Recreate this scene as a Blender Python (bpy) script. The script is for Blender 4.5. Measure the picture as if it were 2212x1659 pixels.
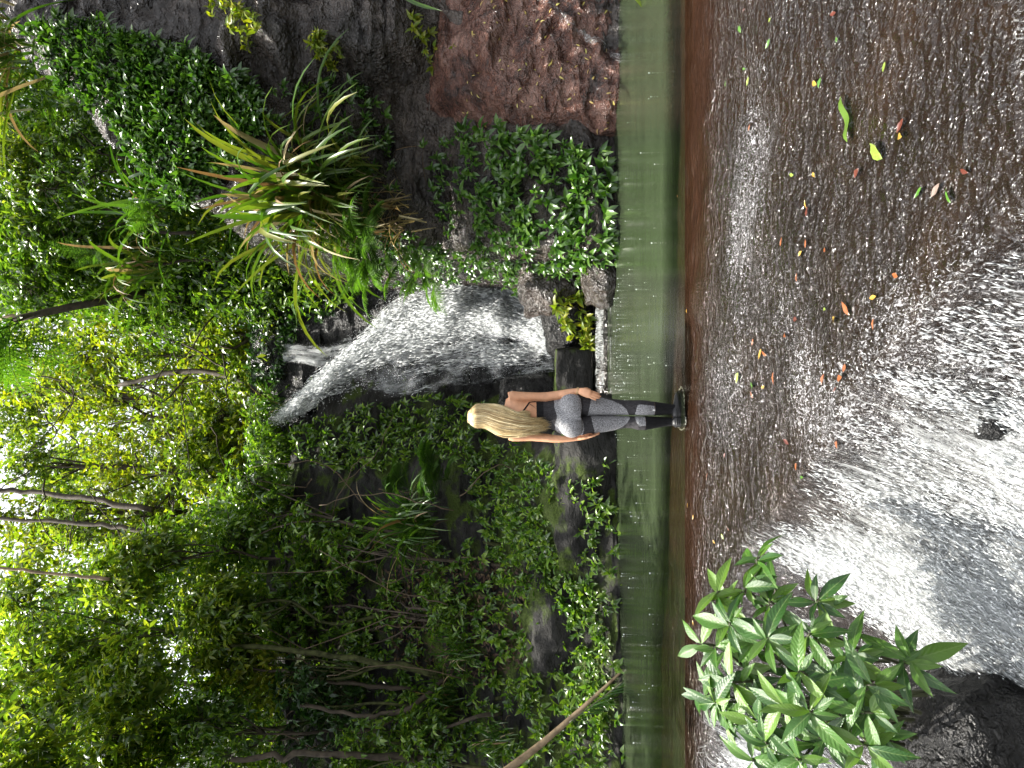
import bpy, bmesh, math, random
import numpy as np
from mathutils import Vector, Matrix

for _o in list(bpy.data.objects):
    bpy.data.objects.remove(_o)
SC = bpy.context.scene
COL = SC.collection
R = math.radians

# ------------------------------------------------------------------ camera, sky, sun, exposure
CAM_Z = 1.33
cd = bpy.data.cameras.new('camera')
cam = bpy.data.objects.new('camera', cd)
COL.objects.link(cam)
cd.sensor_width = 36.0
cd.lens = 24.78
cd.clip_start = 0.05
cd.clip_end = 500.0
# the phone was held on its side: picture-right is world-down, picture-up is world-right
cam.matrix_world = Matrix(((0, 1, 0, 0), (0, 0, -1, 0), (-1, 0, 0, CAM_Z), (0, 0, 0, 1)))
SC.camera = cam

TO_SUN = Vector((-0.36, 0.07, 0.92)).normalized()
world = bpy.data.worlds.new('World')
SC.world = world
world.use_nodes = True
_nt = world.node_tree
_bg = _nt.nodes['Background']
_sky = _nt.nodes.new('ShaderNodeTexSky')
_sky.sky_type = 'NISHITA'
_sky.sun_disc = False
_sky.dust_density = 4.0
_sky.air_density = 1.0
_sky.sun_elevation = math.asin(TO_SUN.z)
_sky.sun_rotation = math.atan2(TO_SUN.x, TO_SUN.y)
_hs = _nt.nodes.new('ShaderNodeHueSaturation')      # thin bright haze: an almost white sky
_hs.inputs['Saturation'].default_value = 0.22
_hs.inputs['Value'].default_value = 1.25
_nt.links.new(_sky.outputs[0], _hs.inputs['Color'])
_nt.links.new(_hs.outputs[0], _bg.inputs[0])
_bg.inputs[1].default_value = 0.15
sd = bpy.data.lights.new('sun', 'SUN')
sd.energy = 5.0
sd.angle = R(0.6)
sd.color = (1.0, 0.95, 0.86)
sun = bpy.data.objects.new('sun', sd)
COL.objects.link(sun)
sun.rotation_euler = TO_SUN.to_track_quat('Z', 'Y').to_euler()
sun.location = (-8, -3, 18)
SC.view_settings.view_transform = 'Standard'
SC.view_settings.look = 'None'
SC.view_settings.exposure = 1.3
SC.view_settings.gamma = 1.0
SC.view_settings.use_curve_mapping = False
SC.cycles.use_denoising = True
SC.cycles.max_bounces = 6
SC.cycles.diffuse_bounces = 3
SC.cycles.glossy_bounces = 3
SC.cycles.transmission_bounces = 4
SC.cycles.transparent_max_bounces = 10
SC.cycles.sample_clamp_indirect = 6.0
SC.cycles.caustics_reflective = False
SC.cycles.caustics_refractive = False

rng = np.random.default_rng(7)

# ------------------------------------------------------------------ helpers
KD = 0.000657
def at(xd, yd, Y):
    """a place seen xd across and yd down the 2212 px wide photograph, Y metres in front of the viewer"""
    return np.array([(829.5 - yd) * KD * Y, Y, CAM_Z + (1106 - xd) * KD * Y])

def _hash(ix, iy, iz, seed):
    n = (ix * 374761393 + iy * 668265263 + iz * 2147483647 + seed * 1274126177) & 0xffffffff
    n = ((n ^ (n >> 13)) * 1274126177) & 0xffffffff
    n = ((n ^ (n >> 16)) * 2246822519) & 0xffffffff
    return ((n ^ (n >> 15)) & 0xffff) / 65535.0

def vnoise(p, seed=0):
    p = np.asarray(p, float)
    i = np.floor(p).astype(np.int64)
    f = p - i
    f = f * f * (3 - 2 * f)
    out = 0
    for dx in (0, 1):
        wx = f[..., 0] if dx else 1 - f[..., 0]
        for dy in (0, 1):
            wy = f[..., 1] if dy else 1 - f[..., 1]
            for dz in (0, 1):
                wz = f[..., 2] if dz else 1 - f[..., 2]
                out = out + wx * wy * wz * _hash(i[..., 0] + dx, i[..., 1] + dy, i[..., 2] + dz, seed)
    return out * 2 - 1

def fbm(p, octv=4, seed=0, gain=0.5, lac=2.03):
    p = np.asarray(p, float)
    a, s, tot = 1.0, 0, 0
    for k in range(octv):
        s = s + a * vnoise(p + 17.3 * k, seed + k)
        tot += a
        a *= gain
        p = p * lac
    return s / tot

def sstep(a, b, x):
    t = np.clip((np.asarray(x, float) - a) / (b - a), 0, 1)
    return t * t * (3 - 2 * t)

def nrm(a):
    a = np.asarray(a, float)
    return a / np.maximum(np.linalg.norm(a, axis=-1, keepdims=True), 1e-9)

def mesh_np(name, V, T=None, Q=None, smooth=True, attrs=None, uv=None):
    V = np.asarray(V, np.float32)
    T = np.zeros((0, 3), int) if T is None else np.asarray(T, int).reshape(-1, 3)
    Q = np.zeros((0, 4), int) if Q is None else np.asarray(Q, int).reshape(-1, 4)
    me = bpy.data.meshes.new(name)
    me.vertices.add(len(V))
    me.vertices.foreach_set('co', V.ravel())
    loops = np.concatenate([T.ravel(), Q.ravel()]).astype(np.int32)
    me.loops.add(len(loops))
    me.loops.foreach_set('vertex_index', loops)
    tot = np.concatenate([np.full(len(T), 3), np.full(len(Q), 4)]).astype(np.int32)
    st = np.concatenate([[0], np.cumsum(tot)[:-1]]).astype(np.int32) if len(tot) else tot
    me.polygons.add(len(tot))
    me.polygons.foreach_set('loop_start', st)
    me.polygons.foreach_set('loop_total', tot)
    me.polygons.foreach_set('use_smooth', np.full(len(tot), smooth, bool))
    if attrs:
        for k, a in attrs.items():
            at_ = me.attributes.new(k, 'FLOAT', 'POINT')
            at_.data.foreach_set('value', np.asarray(a, np.float32).ravel())
    if uv is not None:
        ul = me.uv_layers.new(name='flow')
        ul.data.foreach_set('uv', np.asarray(uv, np.float32)[loops].ravel())
    me.update(calc_edges=True)
    me.validate()
    return me

def obj(name, me, mat=None, parent=None, loc=None):
    o = bpy.data.objects.new(name, me)
    COL.objects.link(o)
    if mat is not None and me is not None and not me.materials:
        me.materials.append(mat)
    if parent is not None:
        o.parent = parent
    if loc is not None:
        o.location = loc
    return o

def tag(o, label=None, cat=None, group=None, kind=None):
    if label: o['label'] = label
    if cat: o['category'] = cat
    if group: o['group'] = group
    if kind: o['kind'] = kind
    return o

def thing(name, label, cat, loc=(0, 0, 0), rz=0, group=None):
    o = bpy.data.objects.new(name, None)
    COL.objects.link(o)
    o.empty_display_size = 0.1
    o.location = loc
    o.rotation_euler = (0, 0, rz)
    return tag(o, label, cat, group)

def grid_quads(n, m):
    i = np.arange(n - 1)[:, None] * m + np.arange(m - 1)[None]
    return np.stack([i, i + 1, i + m + 1, i + m], -1).reshape(-1, 4)

class MB:
    """collects raw geometry"""
    def __init__(s):
        s.V, s.T, s.Q, s.n = [], [], [], 0
    def add(s, V, T=None, Q=None):
        V = np.asarray(V, float)
        s.V.append(V)
        if T is not None: s.T.append(np.asarray(T, int) + s.n)
        if Q is not None: s.Q.append(np.asarray(Q, int) + s.n)
        s.n += len(V)
    def mesh(s, name, smooth=True):
        return mesh_np(name, np.concatenate(s.V), np.concatenate(s.T) if s.T else None,
                       np.concatenate(s.Q) if s.Q else None, smooth)
    def tube(s, pts, rad, k=6, cap=True):
        pts = np.asarray(pts, float)
        n = len(pts)
        rad = np.broadcast_to(np.asarray(rad, float), (n,))
        tg = nrm(np.gradient(pts, axis=0))
        up = np.array([0.31, 0.22, 0.92])
        a = nrm(np.cross(tg, up) + 1e-6)
        b = np.cross(tg, a)
        th = np.arange(k) * 2 * math.pi / k
        V = pts[:, None] + rad[:, None, None] * (np.cos(th)[None, :, None] * a[:, None] + np.sin(th)[None, :, None] * b[:, None])
        i = np.arange(n - 1)[:, None] * k
        j = np.arange(k)[None]
        j2 = (np.arange(k)[None] + 1) % k
        Q = np.stack([i + j, i + j2, i + k + j2, i + k + j], -1).reshape(-1, 4)
        V = V.reshape(-1, 3)
        T = None
        if cap:
            V = np.concatenate([V, pts[:1], pts[-1:]])
            c0, c1 = n * k, n * k + 1
            T = [(c0, (q + 1) % k, q) for q in range(k)] + [(c1, (n - 1) * k + q, (n - 1) * k + (q + 1) % k) for q in range(k)]
        s.add(V, T, Q)

def spline(P, n):
    P = np.asarray(P, float)
    m = len(P)
    E = np.concatenate([2 * P[:1] - P[1:2], P, 2 * P[-1:] - P[-2:-1]])
    t = np.linspace(0, m - 1, n)
    i = np.minimum(t.astype(int), m - 2)
    f = (t - i)[:, None]
    p0, p1, p2, p3 = E[i], E[i + 1], E[i + 2], E[i + 3]
    return 0.5 * (2 * p1 + (p2 - p0) * f + (2 * p0 - 5 * p1 + 4 * p2 - p3) * f ** 2 + (3 * p1 - p0 - 3 * p2 + p3) * f ** 3)

LEAF_LO = (np.array([(0, 0, 0), (.45, -.5, .07), (.45, .5, .07), (1, 0, -.12)]), np.array([(0, 2, 3), (0, 3, 1)]))
LEAF_MID = (np.array([(0, 0, 0), (.35, 0, 0), (.7, 0, -.05), (1, 0, -.2), (.28, .5, .09), (.66, .38, .03), (.28, -.5, .09), (.66, -.38, .03)]),
            np.array([(0, 4, 1), (1, 4, 5), (1, 5, 2), (2, 5, 3), (0, 1, 6), (1, 7, 6), (1, 2, 7), (2, 3, 7)]))

def leaf_batch(P, D, N, L, W, tmpl=LEAF_MID):
    P = np.asarray(P, float); D = nrm(D)
    S = nrm(np.cross(D, N)); N = np.cross(S, D)
    L = np.asarray(L, float)[:, None, None]; W = np.asarray(W, float)[:, None, None]
    t, f = tmpl
    V = P[:, None] + D[:, None] * L * t[None, :, 0:1] + S[:, None] * W * t[None, :, 1:2] + N[:, None] * L * t[None, :, 2:3]
    T = (np.arange(len(P))[:, None, None] * len(t) + f[None]).reshape(-1, 3)
    return V.reshape(-1, 3), T

def rdir(n, r=None):
    return nrm((r or rng).normal(size=(n, 3)))

# ------------------------------------------------------------------ materials
def mat_new(name):
    m = bpy.data.materials.new(name)
    m.use_nodes = True
    nt = m.node_tree
    return m, nt, nt.nodes['Principled BSDF'], nt.nodes['Material Output']

def ramp(nt, fac, stops):
    n = nt.nodes.new('ShaderNodeValToRGB')
    e = n.color_ramp.elements
    while len(e) < len(stops): e.new(0.5)
    for k, (p, c) in enumerate(stops):
        e[k].position = p
        e[k].color = (c, c, c, 1) if isinstance(c, (int, float)) else (*c, 1)
    if fac is not None: nt.links.new(fac, n.inputs[0])
    return n.outputs[0]

def noise(nt, vec, scale, detail=4, rough=0.55, dist=0.0):
    n = nt.nodes.new('ShaderNodeTexNoise')
    n.inputs['Scale'].default_value = scale
    n.inputs['Detail'].default_value = detail
    n.inputs['Roughness'].default_value = rough
    n.inputs['Distortion'].default_value = dist
    if vec is not None: nt.links.new(vec, n.inputs['Vector'])
    return n.outputs['Fac']

def mapping(nt, vec, scale=(1, 1, 1), rot=(0, 0, 0), loc=(0, 0, 0)):
    n = nt.nodes.new('ShaderNodeMapping')
    n.inputs['Scale'].default_value = scale
    n.inputs['Rotation'].default_value = rot
    n.inputs['Location'].default_value = loc
    nt.links.new(vec, n.inputs['Vector'])
    return n.outputs[0]

def math_n(nt, op, a, b=None, c=None, clamp=False):
    n = nt.nodes.new('ShaderNodeMath')
    n.operation = op
    n.use_clamp = clamp
    for k, v in enumerate((a, b, c)):
        if v is None: continue
        if isinstance(v, (int, float)): n.inputs[k].default_value = v
        else: nt.links.new(v, n.inputs[k])
    return n.outputs[0]

def mixc(nt, fac, a, b, mode='MIX'):
    n = nt.nodes.new('ShaderNodeMix')
    n.data_type = 'RGBA'
    n.blend_type = mode
    for sock, v in ((n.inputs[0], fac), (n.inputs[6], a), (n.inputs[7], b)):
        if isinstance(v, (int, float)): sock.default_value = v
        elif isinstance(v, tuple): sock.default_value = (*v, 1)
        else: nt.links.new(v, sock)
    return n.outputs[2]

def geo_pos(nt):
    return nt.nodes.new('ShaderNodeNewGeometry').outputs['Position']

def objco(nt):
    return nt.nodes.new('ShaderNodeTexCoord').outputs['Object']

def bump(nt, height, strength, dist, normal=None):
    n = nt.nodes.new('ShaderNodeBump')
    n.inputs['Strength'].default_value = strength
    n.inputs['Distance'].default_value = dist
    nt.links.new(height, n.inputs['Height'])
    if normal is not None: nt.links.new(normal, n.inputs['Normal'])
    return n.outputs[0]

def attr(nt, name):
    n = nt.nodes.new('ShaderNodeAttribute')
    n.attribute_name = name
    return n.outputs['Fac']

def leaf_mat(name, cols, rough=0.35, trans=0.35, tint=(1.25, 1.5, 0.45), spec=0.5, backdrop=False):
    m, nt, pb, out = mat_new(name)
    g = nt.nodes.new('ShaderNodeNewGeometry')
    oi = nt.nodes.new('ShaderNodeObjectInfo')
    r = math_n(nt, 'FRACT', math_n(nt, 'ADD', g.outputs['Random Per Island'], oi.outputs['Random']))
    k = len(cols)
    c = ramp(nt, r, [((i + 0.5) / k, cols[i]) for i in range(k)])
    c = mixc(nt, 0.35, c, ramp(nt, noise(nt, g.outputs['Position'], 9.0, 2), [(0.3, 0.55), (0.7, 1.35)]), 'MULTIPLY')
    nt.links.new(c, pb.inputs['Base Color'])
    pb.inputs['Roughness'].default_value = rough
    pb.inputs['Specular IOR Level'].default_value = spec
    tr = nt.nodes.new('ShaderNodeBsdfTranslucent')
    nt.links.new(mixc(nt, 1.0, c, tint, 'MULTIPLY'), tr.inputs[0])
    mx = nt.nodes.new('ShaderNodeMixShader')
    mx.inputs[0].default_value = trans
    nt.links.new(pb.outputs[0], mx.inputs[1])
    nt.links.new(tr.outputs[0], mx.inputs[2])
    nt.links.new(mx.outputs[0], out.inputs[0])
    return m

def rock_mat(name, dark, mid, light, scale=1.0, rough=(0.25, 0.6), moss=0.0, mosscol=(0.05, 0.075, 0.012), bmp=1.0, spec=0.5, glint=0.0, gs=20):
    m, nt, pb, out = mat_new(name)
    p = geo_pos(nt)
    n1 = noise(nt, p, 1.3 * scale, 8, 0.62, 0.3)
    n2 = noise(nt, mapping(nt, p, (1, 1, 2.2)), 6 * scale, 6, 0.65)
    n3 = noise(nt, p, 38 * scale, 5, 0.7)
    c = ramp(nt, n1, [(0.3, dark), (0.5, mid), (0.72, light)])
    c = mixc(nt, 0.7, c, ramp(nt, n2, [(0.3, 0.45), (0.72, 1.5)]), 'MULTIPLY')
    c = mixc(nt, 0.5, c, ramp(nt, n3, [(0.3, 0.5), (0.7, 1.5)]), 'MULTIPLY')
    rg = ramp(nt, n2, [(0.35, rough[0]), (0.7, rough[1])])
    if moss > 0:
        g = nt.nodes.new('ShaderNodeNewGeometry')
        sx = nt.nodes.new('ShaderNodeSeparateXYZ')
        nt.links.new(g.outputs['Normal'], sx.inputs[0])
        mk = math_n(nt, 'ADD', noise(nt, p, 1.9, 5, 0.6), math_n(nt, 'MULTIPLY', sx.outputs[2], 0.16))
        mk = ramp(nt, mk, [(0.70 - 0.13 * moss, 0.0), (0.78 - 0.13 * moss, 1.0)])
        mc = mixc(nt, 1.0, mosscol, ramp(nt, n3, [(0.3, 0.4), (0.7, 1.7)]), 'MULTIPLY')
        c = mixc(nt, mk, c, mc)
        rg = mixc(nt, mk, rg, (0.85, 0.85, 0.85))
    nt.links.new(c, pb.inputs['Base Color'])
    nt.links.new(rg, pb.inputs['Roughness'])
    pb.inputs['Specular IOR Level'].default_value = spec
    v = nt.nodes.new('ShaderNodeTexVoronoi')
    v.feature = 'DISTANCE_TO_EDGE'
    v.inputs['Scale'].default_value = 1.6 * scale
    nt.links.new(mixc(nt, 0.25, p, mapping(nt, p, (3, 3, 3))), v.inputs['Vector'])
    crack = ramp(nt, v.outputs['Distance'], [(0.0, 0.0), (0.05, 1.0)])
    b = bump(nt, n1, 0.6 * bmp, 0.25)
    b = bump(nt, crack, 0.12 * bmp, 0.05, b)
    b = bump(nt, noise(nt, mapping(nt, p, (1, 1, 1.8)), 2.6 * scale, 7, 0.7, 0.8), 0.9 * bmp, 0.14, b)
    b = bump(nt, n2, 0.8 * bmp, 0.06, b)
    b = bump(nt, n3, 0.8 * bmp, 0.012, b)
    if glint > 0:
        b = bump(nt, noise(nt, p, gs, 1.2, 0.55, 1.0), glint, 1.1 / gs, b)
    nt.links.new(b, pb.inputs['Normal'])
    return m

def plain_mat(name, col, rough=0.6, spec=0.5, nscale=None, var=0.5, bmp=0.0):
    m, nt, pb, out = mat_new(name)
    pb.inputs['Roughness'].default_value = rough
    pb.inputs['Specular IOR Level'].default_value = spec
    if nscale:
        n = noise(nt, objco(nt), nscale, 5, 0.6)
        nt.links.new(mixc(nt, 1.0, col, ramp(nt, n, [(0.3, 1 - var), (0.7, 1 + var)]), 'MULTIPLY'), pb.inputs['Base Color'])
        if bmp: nt.links.new(bump(nt, n, bmp, 0.01), pb.inputs['Normal'])
    else:
        pb.inputs['Base Color'].default_value = (*col, 1)
    return m

def white_water_mat(name, layer=0.0, su=(3.0, 26.0), fine=60.0, sharp=0.16, lum=(0.22, 0.66), tl_mix=0.45):
    """aerated water: white where the 'foam' attribute and streaky noise say bubbles, clear elsewhere"""
    m, nt, pb, out = mat_new(name)
    nt.nodes.remove(pb)
    uvn = nt.nodes.new('ShaderNodeUVMap'); uvn.uv_map = 'flow'
    uv = uvn.outputs[0]
    s1 = noise(nt, mapping(nt, uv, (su[0], su[1], 1), loc=(layer * 7.1, layer * 3.3, layer)), 1.0, 5, 0.65, 0.6)
    s2 = noise(nt, mapping(nt, uv, (fine * 0.45, fine, 1), loc=(layer * 1.1, layer * 9.3, layer)), 1.0, 3, 0.7)
    big = noise(nt, mapping(nt, uv, (1.1, 2.2, 1), loc=(layer * 2.1, layer * 1.7, layer)), 1.0, 3, 0.5, 0.8)
    s = math_n(nt, 'ADD', math_n(nt, 'MULTIPLY', s1, 0.45), math_n(nt, 'MULTIPLY', s2, 0.3))
    s = math_n(nt, 'ADD', s, math_n(nt, 'MULTIPLY', big, 0.35))
    a = math_n(nt, 'ADD', attr(nt, 'foam'), math_n(nt, 'MULTIPLY', math_n(nt, 'SUBTRACT', s, 0.55), 3.4))
    a = ramp(nt, a, [(0.5 - sharp, 0.0), (0.5 + sharp, 0.97)])
    df = nt.nodes.new('ShaderNodeBsdfPrincipled')
    shade = ramp(nt, s1, [(0.3, (lum[0], lum[0] * 1.05, lum[0] * 1.07)), (0.65, (lum[1], lum[1] * 1.03, lum[1] * 1.03))])
    shade = mixc(nt, ramp(nt, attr(nt, 'foam'), [(0.45, 0.0), (0.85, 0.75)]), shade, (0.84, 0.86, 0.86))
    nt.links.new(shade, df.inputs['Base Color'])
    df.inputs['Roughness'].default_value = 0.35
    df.inputs['Specular IOR Level'].default_value = 0.4
    b = bump(nt, s1, 0.9, 0.05)
    b = bump(nt, s2, 0.9, 0.02, b)
    nt.links.new(b, df.inputs['Normal'])
    tl = nt.nodes.new('ShaderNodeBsdfTranslucent')
    tl.inputs[0].default_value = (0.88, 0.9, 0.9, 1)
    m1 = nt.nodes.new('ShaderNodeMixShader'); m1.inputs[0].default_value = tl_mix
    nt.links.new(df.outputs[0], m1.inputs[1]); nt.links.new(tl.outputs[0], m1.inputs[2])
    tp = nt.nodes.new('ShaderNodeBsdfTransparent')
    gl = nt.nodes.new('ShaderNodeBsdfGlossy'); gl.inputs['Roughness'].default_value = 0.12
    nt.links.new(b, gl.inputs['Normal'])
    fr = nt.nodes.new('ShaderNodeFresnel'); fr.inputs[0].default_value = 1.33
    m0 = nt.nodes.new('ShaderNodeMixShader')
    clearfac = math_n(nt, 'MULTIPLY', fr.outputs[0], ramp(nt, attr(nt, 'foam'), [(0.02, 0.0), (0.2, 0.8)]))
    nt.links.new(clearfac, m0.inputs[0])
    nt.links.new(tp.outputs[0], m0.inputs[1]); nt.links.new(gl.outputs[0], m0.inputs[2])
    m2 = nt.nodes.new('ShaderNodeMixShader')
    nt.links.new(a, m2.inputs[0])
    nt.links.new(m0.outputs[0], m2.inputs[1]); nt.links.new(m1.outputs[0], m2.inputs[2])
    nt.links.new(m2.outputs[0], out.inputs[0])
    return m

G_DARK, G_MID, G_YEL = (0.018, 0.045, 0.010), (0.05, 0.11, 0.015), (0.12, 0.19, 0.02)
M = {}
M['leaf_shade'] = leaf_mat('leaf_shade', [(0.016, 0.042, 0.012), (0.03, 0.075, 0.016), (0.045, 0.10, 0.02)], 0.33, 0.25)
M['leaf_herb'] = leaf_mat('leaf_herb', [(0.035, 0.095, 0.014), (0.065, 0.15, 0.022), (0.11, 0.20, 0.035), (0.055, 0.12, 0.022)], 0.24, 0.3, spec=0.7)
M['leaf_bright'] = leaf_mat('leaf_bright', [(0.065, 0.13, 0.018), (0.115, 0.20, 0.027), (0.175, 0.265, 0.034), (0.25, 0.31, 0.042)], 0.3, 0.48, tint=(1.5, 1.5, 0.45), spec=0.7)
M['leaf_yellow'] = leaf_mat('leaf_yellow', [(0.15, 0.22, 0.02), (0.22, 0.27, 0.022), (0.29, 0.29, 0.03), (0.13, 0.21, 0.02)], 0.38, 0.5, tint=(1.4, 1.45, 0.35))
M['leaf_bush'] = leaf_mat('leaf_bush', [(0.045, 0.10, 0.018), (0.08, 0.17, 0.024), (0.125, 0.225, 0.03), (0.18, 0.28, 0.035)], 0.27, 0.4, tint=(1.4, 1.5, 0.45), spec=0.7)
def vein_leaf(name, cols):
    m = leaf_mat(name, cols, 0.3, 0.25, spec=0.5)
    nt = m.node_tree; pb = nt.nodes['Principled BSDF']
    sx = nt.nodes.new('ShaderNodeSeparateXYZ'); nt.links.new(objco(nt), sx.inputs[0])
    ay = math_n(nt, 'ABSOLUTE', sx.outputs[1])
    w = math_n(nt, 'SINE', math_n(nt, 'MULTIPLY', math_n(nt, 'SUBTRACT', sx.outputs[0], math_n(nt, 'MULTIPLY', ay, 1.3)), 62.0))
    fine = noise(nt, objco(nt), 30, 4, 0.6)
    nt.links.new(bump(nt, fine, 0.2, 0.02, bump(nt, w, 0.10, 0.02)), pb.inputs['Normal'])
    old = pb.inputs['Base Color'].links[0].from_socket
    rib = ramp(nt, ay, [(0.004, 1.0), (0.014, 0.0)])
    c = mixc(nt, math_n(nt, 'MULTIPLY', rib, 0.6), old, (0.16, 0.24, 0.07))
    blot = ramp(nt, noise(nt, objco(nt), 5, 4, 0.6), [(0.58, 0.0), (0.72, 0.55)])
    c = mixc(nt, blot, c, (0.08, 0.11, 0.02))
    nt.links.new(c, pb.inputs['Base Color'])
    return m
M['leaf_fore'] = vein_leaf('leaf_fore', [(0.022, 0.075, 0.010), (0.038, 0.108, 0.013), (0.06, 0.145, 0.017), (0.10, 0.19, 0.022)])
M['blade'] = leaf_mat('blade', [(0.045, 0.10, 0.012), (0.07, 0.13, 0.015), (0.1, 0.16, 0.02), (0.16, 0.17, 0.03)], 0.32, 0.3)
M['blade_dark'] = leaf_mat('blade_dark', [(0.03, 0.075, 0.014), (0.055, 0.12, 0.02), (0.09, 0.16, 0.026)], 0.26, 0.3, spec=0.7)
M['blade_dry'] = leaf_mat('blade_dry', [(0.30, 0.24, 0.11), (0.38, 0.32, 0.18), (0.20, 0.12, 0.05)], 0.6, 0.3, tint=(1.1, 1.0, 0.7))
M['fern'] = leaf_mat('fern', [(0.07, 0.15, 0.02), (0.10, 0.20, 0.03), (0.14, 0.25, 0.045)], 0.5, 0.4)
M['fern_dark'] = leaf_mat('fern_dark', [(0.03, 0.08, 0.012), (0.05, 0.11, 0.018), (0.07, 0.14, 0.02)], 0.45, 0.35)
M['bark'] = plain_mat('bark', (0.055, 0.043, 0.03), 0.85, 0.3, 9, 0.6, 0.6)
M['bark_moss'] = plain_mat('bark_moss', (0.05, 0.055, 0.02), 0.9, 0.2, 12, 0.7, 0.6)
M['bark_pale'] = plain_mat('bark_pale', (0.22, 0.16, 0.095), 0.75, 0.3, 9, 0.5, 0.4)
M['twig'] = plain_mat('twig', (0.09, 0.065, 0.04), 0.8, 0.3)
M['stem'] = plain_mat('stem', (0.045, 0.05, 0.02), 0.6, 0.4)
M['rock_grey'] = rock_mat('rock_grey', (0.007, 0.005, 0.004), (0.028, 0.019, 0.013), (0.15, 0.12, 0.10), 1.0, (0.10, 0.38), spec=0.9, glint=0.8, gs=15)
M['rock_dark'] = rock_mat('rock_dark', (0.003, 0.003, 0.003), (0.009, 0.0085, 0.008), (0.022, 0.021, 0.018), 1.0, (0.16, 0.45), spec=0.4, glint=0.7, gs=28)
M['rock_red'] = rock_mat('rock_red', (0.012, 0.006, 0.004), (0.13, 0.048, 0.028), (0.38, 0.22, 0.17), 2.0, (0.09, 0.24), bmp=1.0, spec=1.0, glint=1.0, gs=22)
M['rock_moss'] = rock_mat('rock_moss', (0.008, 0.008, 0.007), (0.022, 0.021, 0.019), (0.055, 0.052, 0.046), 1.2, (0.5, 0.8), moss=0.95, spec=0.25)
M['soil'] = rock_mat('soil', (0.010, 0.010, 0.007), (0.022, 0.02, 0.013), (0.045, 0.035, 0.022), 1.2, (0.7, 0.9), moss=0.5, mosscol=(0.016, 0.026, 0.008))

# ------------------------------------------------------------------ stream bed, pool, white water
POOL_Z = 0.03
def lip_y(x):
    return np.interp(x, [-5, -3.2, -1.5, 0, 2, 5], [6.35, 6.25, 5.95, 5.72, 5.6, 5.55]) + 0.12 * fbm(np.stack([x * 0.9, 0 * x, 0 * x], -1), 3, 5)
def edge_y(x):
    e = np.interp(x, [-5, -3, -2.2, -1.6, -0.95, -0.55, -0.2, 0.05, 0.3, 0.55, 1.0, 1.7, 3, 5],
                  [5.1, 4.95, 4.85, 4.7, 4.2, 3.75, 3.15, 2.8, 2.4, 2.0, 2.1, 2.35, 2.4, 2.3])
    return e + 0.13 * fbm(np.stack([x * 2.2, 0 * x, 0 * x + 3], -1), 3, 9)
def bed_z(x, y):
    x, y = np.broadcast_arrays(np.asarray(x, float), np.asarray(y, float))
    p = np.stack([x, y, 0 * x], -1)
    lip = lip_y(x)
    z = 0.005 - 0.052 * np.maximum(lip - y, 0)
    z = z - 0.55 * sstep(0.0, 1.1, y - lip) * (1 + 0.3 * fbm(p * 0.8, 3, 2))
    d = y - edge_y(x)
    dn = np.maximum(-d, 0)
    drop = 0.62 * (1 - np.exp(-1.7 * dn)) + 0.10 * dn
    drop = drop * np.interp(x, [-3, -1.6, -1.0, 0.4, 0.9, 3], [1.25, 1.25, 1.0, 0.8, 0.5, 0.4])
    z = z - drop
    wall = 1 - 0.85 * sstep(0, 0.6, y - lip)
    z = z + wall * (0.05 * fbm(p * 1.3, 4, 11) + 0.014 * fbm(p * 6.0, 3, 12))
    rough = sstep(0.05, -0.3, d)
    z = z + rough * 0.09 * fbm(p * 3.1, 4, 13)
    # brown swell just under the lip stays smooth
    z = z + 0.006 * fbm(p * np.array([9.0, 16.0, 1]), 3, 15) * sstep(0.0, 0.6, lip - y)
    return z

_nr, _nc = 330, 520
_gy = np.exp(np.linspace(math.log(0.8), math.log(10.5), _nr))
_gx = np.linspace(-6.2, 6.2, _nc)
_X, _Y = np.meshgrid(_gx, _gy)
_Z = bed_z(_X, _Y)
M['bed'], _n, _pb, _ = mat_new('wet_stream_rock')
_p = geo_pos(_n)
_a = noise(_n, _p, 1.1, 6, 0.6, 0.4)
_b2 = noise(_n, mapping(_n, _p, (1.0, 2.2, 1)), 7, 6, 0.65)
_c2 = noise(_n, _p, 45, 4, 0.7)
_col = ramp(_n, _a, [(0.3, (0.002, 0.0014, 0.0008)), (0.5, (0.006, 0.0036, 0.0019)), (0.7, (0.014, 0.0078, 0.0038))])
_lipc = mixc(_n, attr(_n, 'shallow'), _col, (0.018, 0.0075, 0.0035))
_lipc = mixc(_n, 0.6, _lipc, ramp(_n, _b2, [(0.3, 0.5), (0.7, 1.45)]), 'MULTIPLY')
_lipc = mixc(_n, 0.55, _lipc, ramp(_n, _c2, [(0.3, 0.45), (0.7, 1.5)]), 'MULTIPLY')
# pale flecks: sky glitter on the ripples painted into the colour, with some foam
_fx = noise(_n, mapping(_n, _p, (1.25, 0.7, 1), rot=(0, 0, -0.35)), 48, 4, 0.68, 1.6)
_fl = ramp(_n, math_n(_n, 'ADD', _fx, math_n(_n, 'MULTIPLY', math_n(_n, 'SUBTRACT', attr(_n, 'glitter_fleck'), 0.5), 0.26)), [(0.64, 0.0), (0.70, 0.5), (0.76, 1.0)])
_fl = math_n(_n, 'MULTIPLY', _fl, ramp(_n, attr(_n, 'glitter_fleck'), [(0.03, 0.0), (0.2, 1.0)]))
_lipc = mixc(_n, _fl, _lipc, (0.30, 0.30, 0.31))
_n.links.new(_lipc, _pb.inputs['Base Color'])
_pb.inputs['Roughness'].default_value = 0.6
_pb.inputs['Specular IOR Level'].default_value = 0.05
_pb.inputs['Coat Weight'].default_value = 1.0
_pb.inputs['Coat Roughness'].default_value = 0.09
_pb.inputs['Coat IOR'].default_value = 1.5
_ca = attr(_n, 'calm')
_r1 = noise(_n, mapping(_n, _p, (1.15, 0.8, 1), rot=(0, 0, -0.35)), 36, 0.6, 0.5, 1.2)
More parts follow.
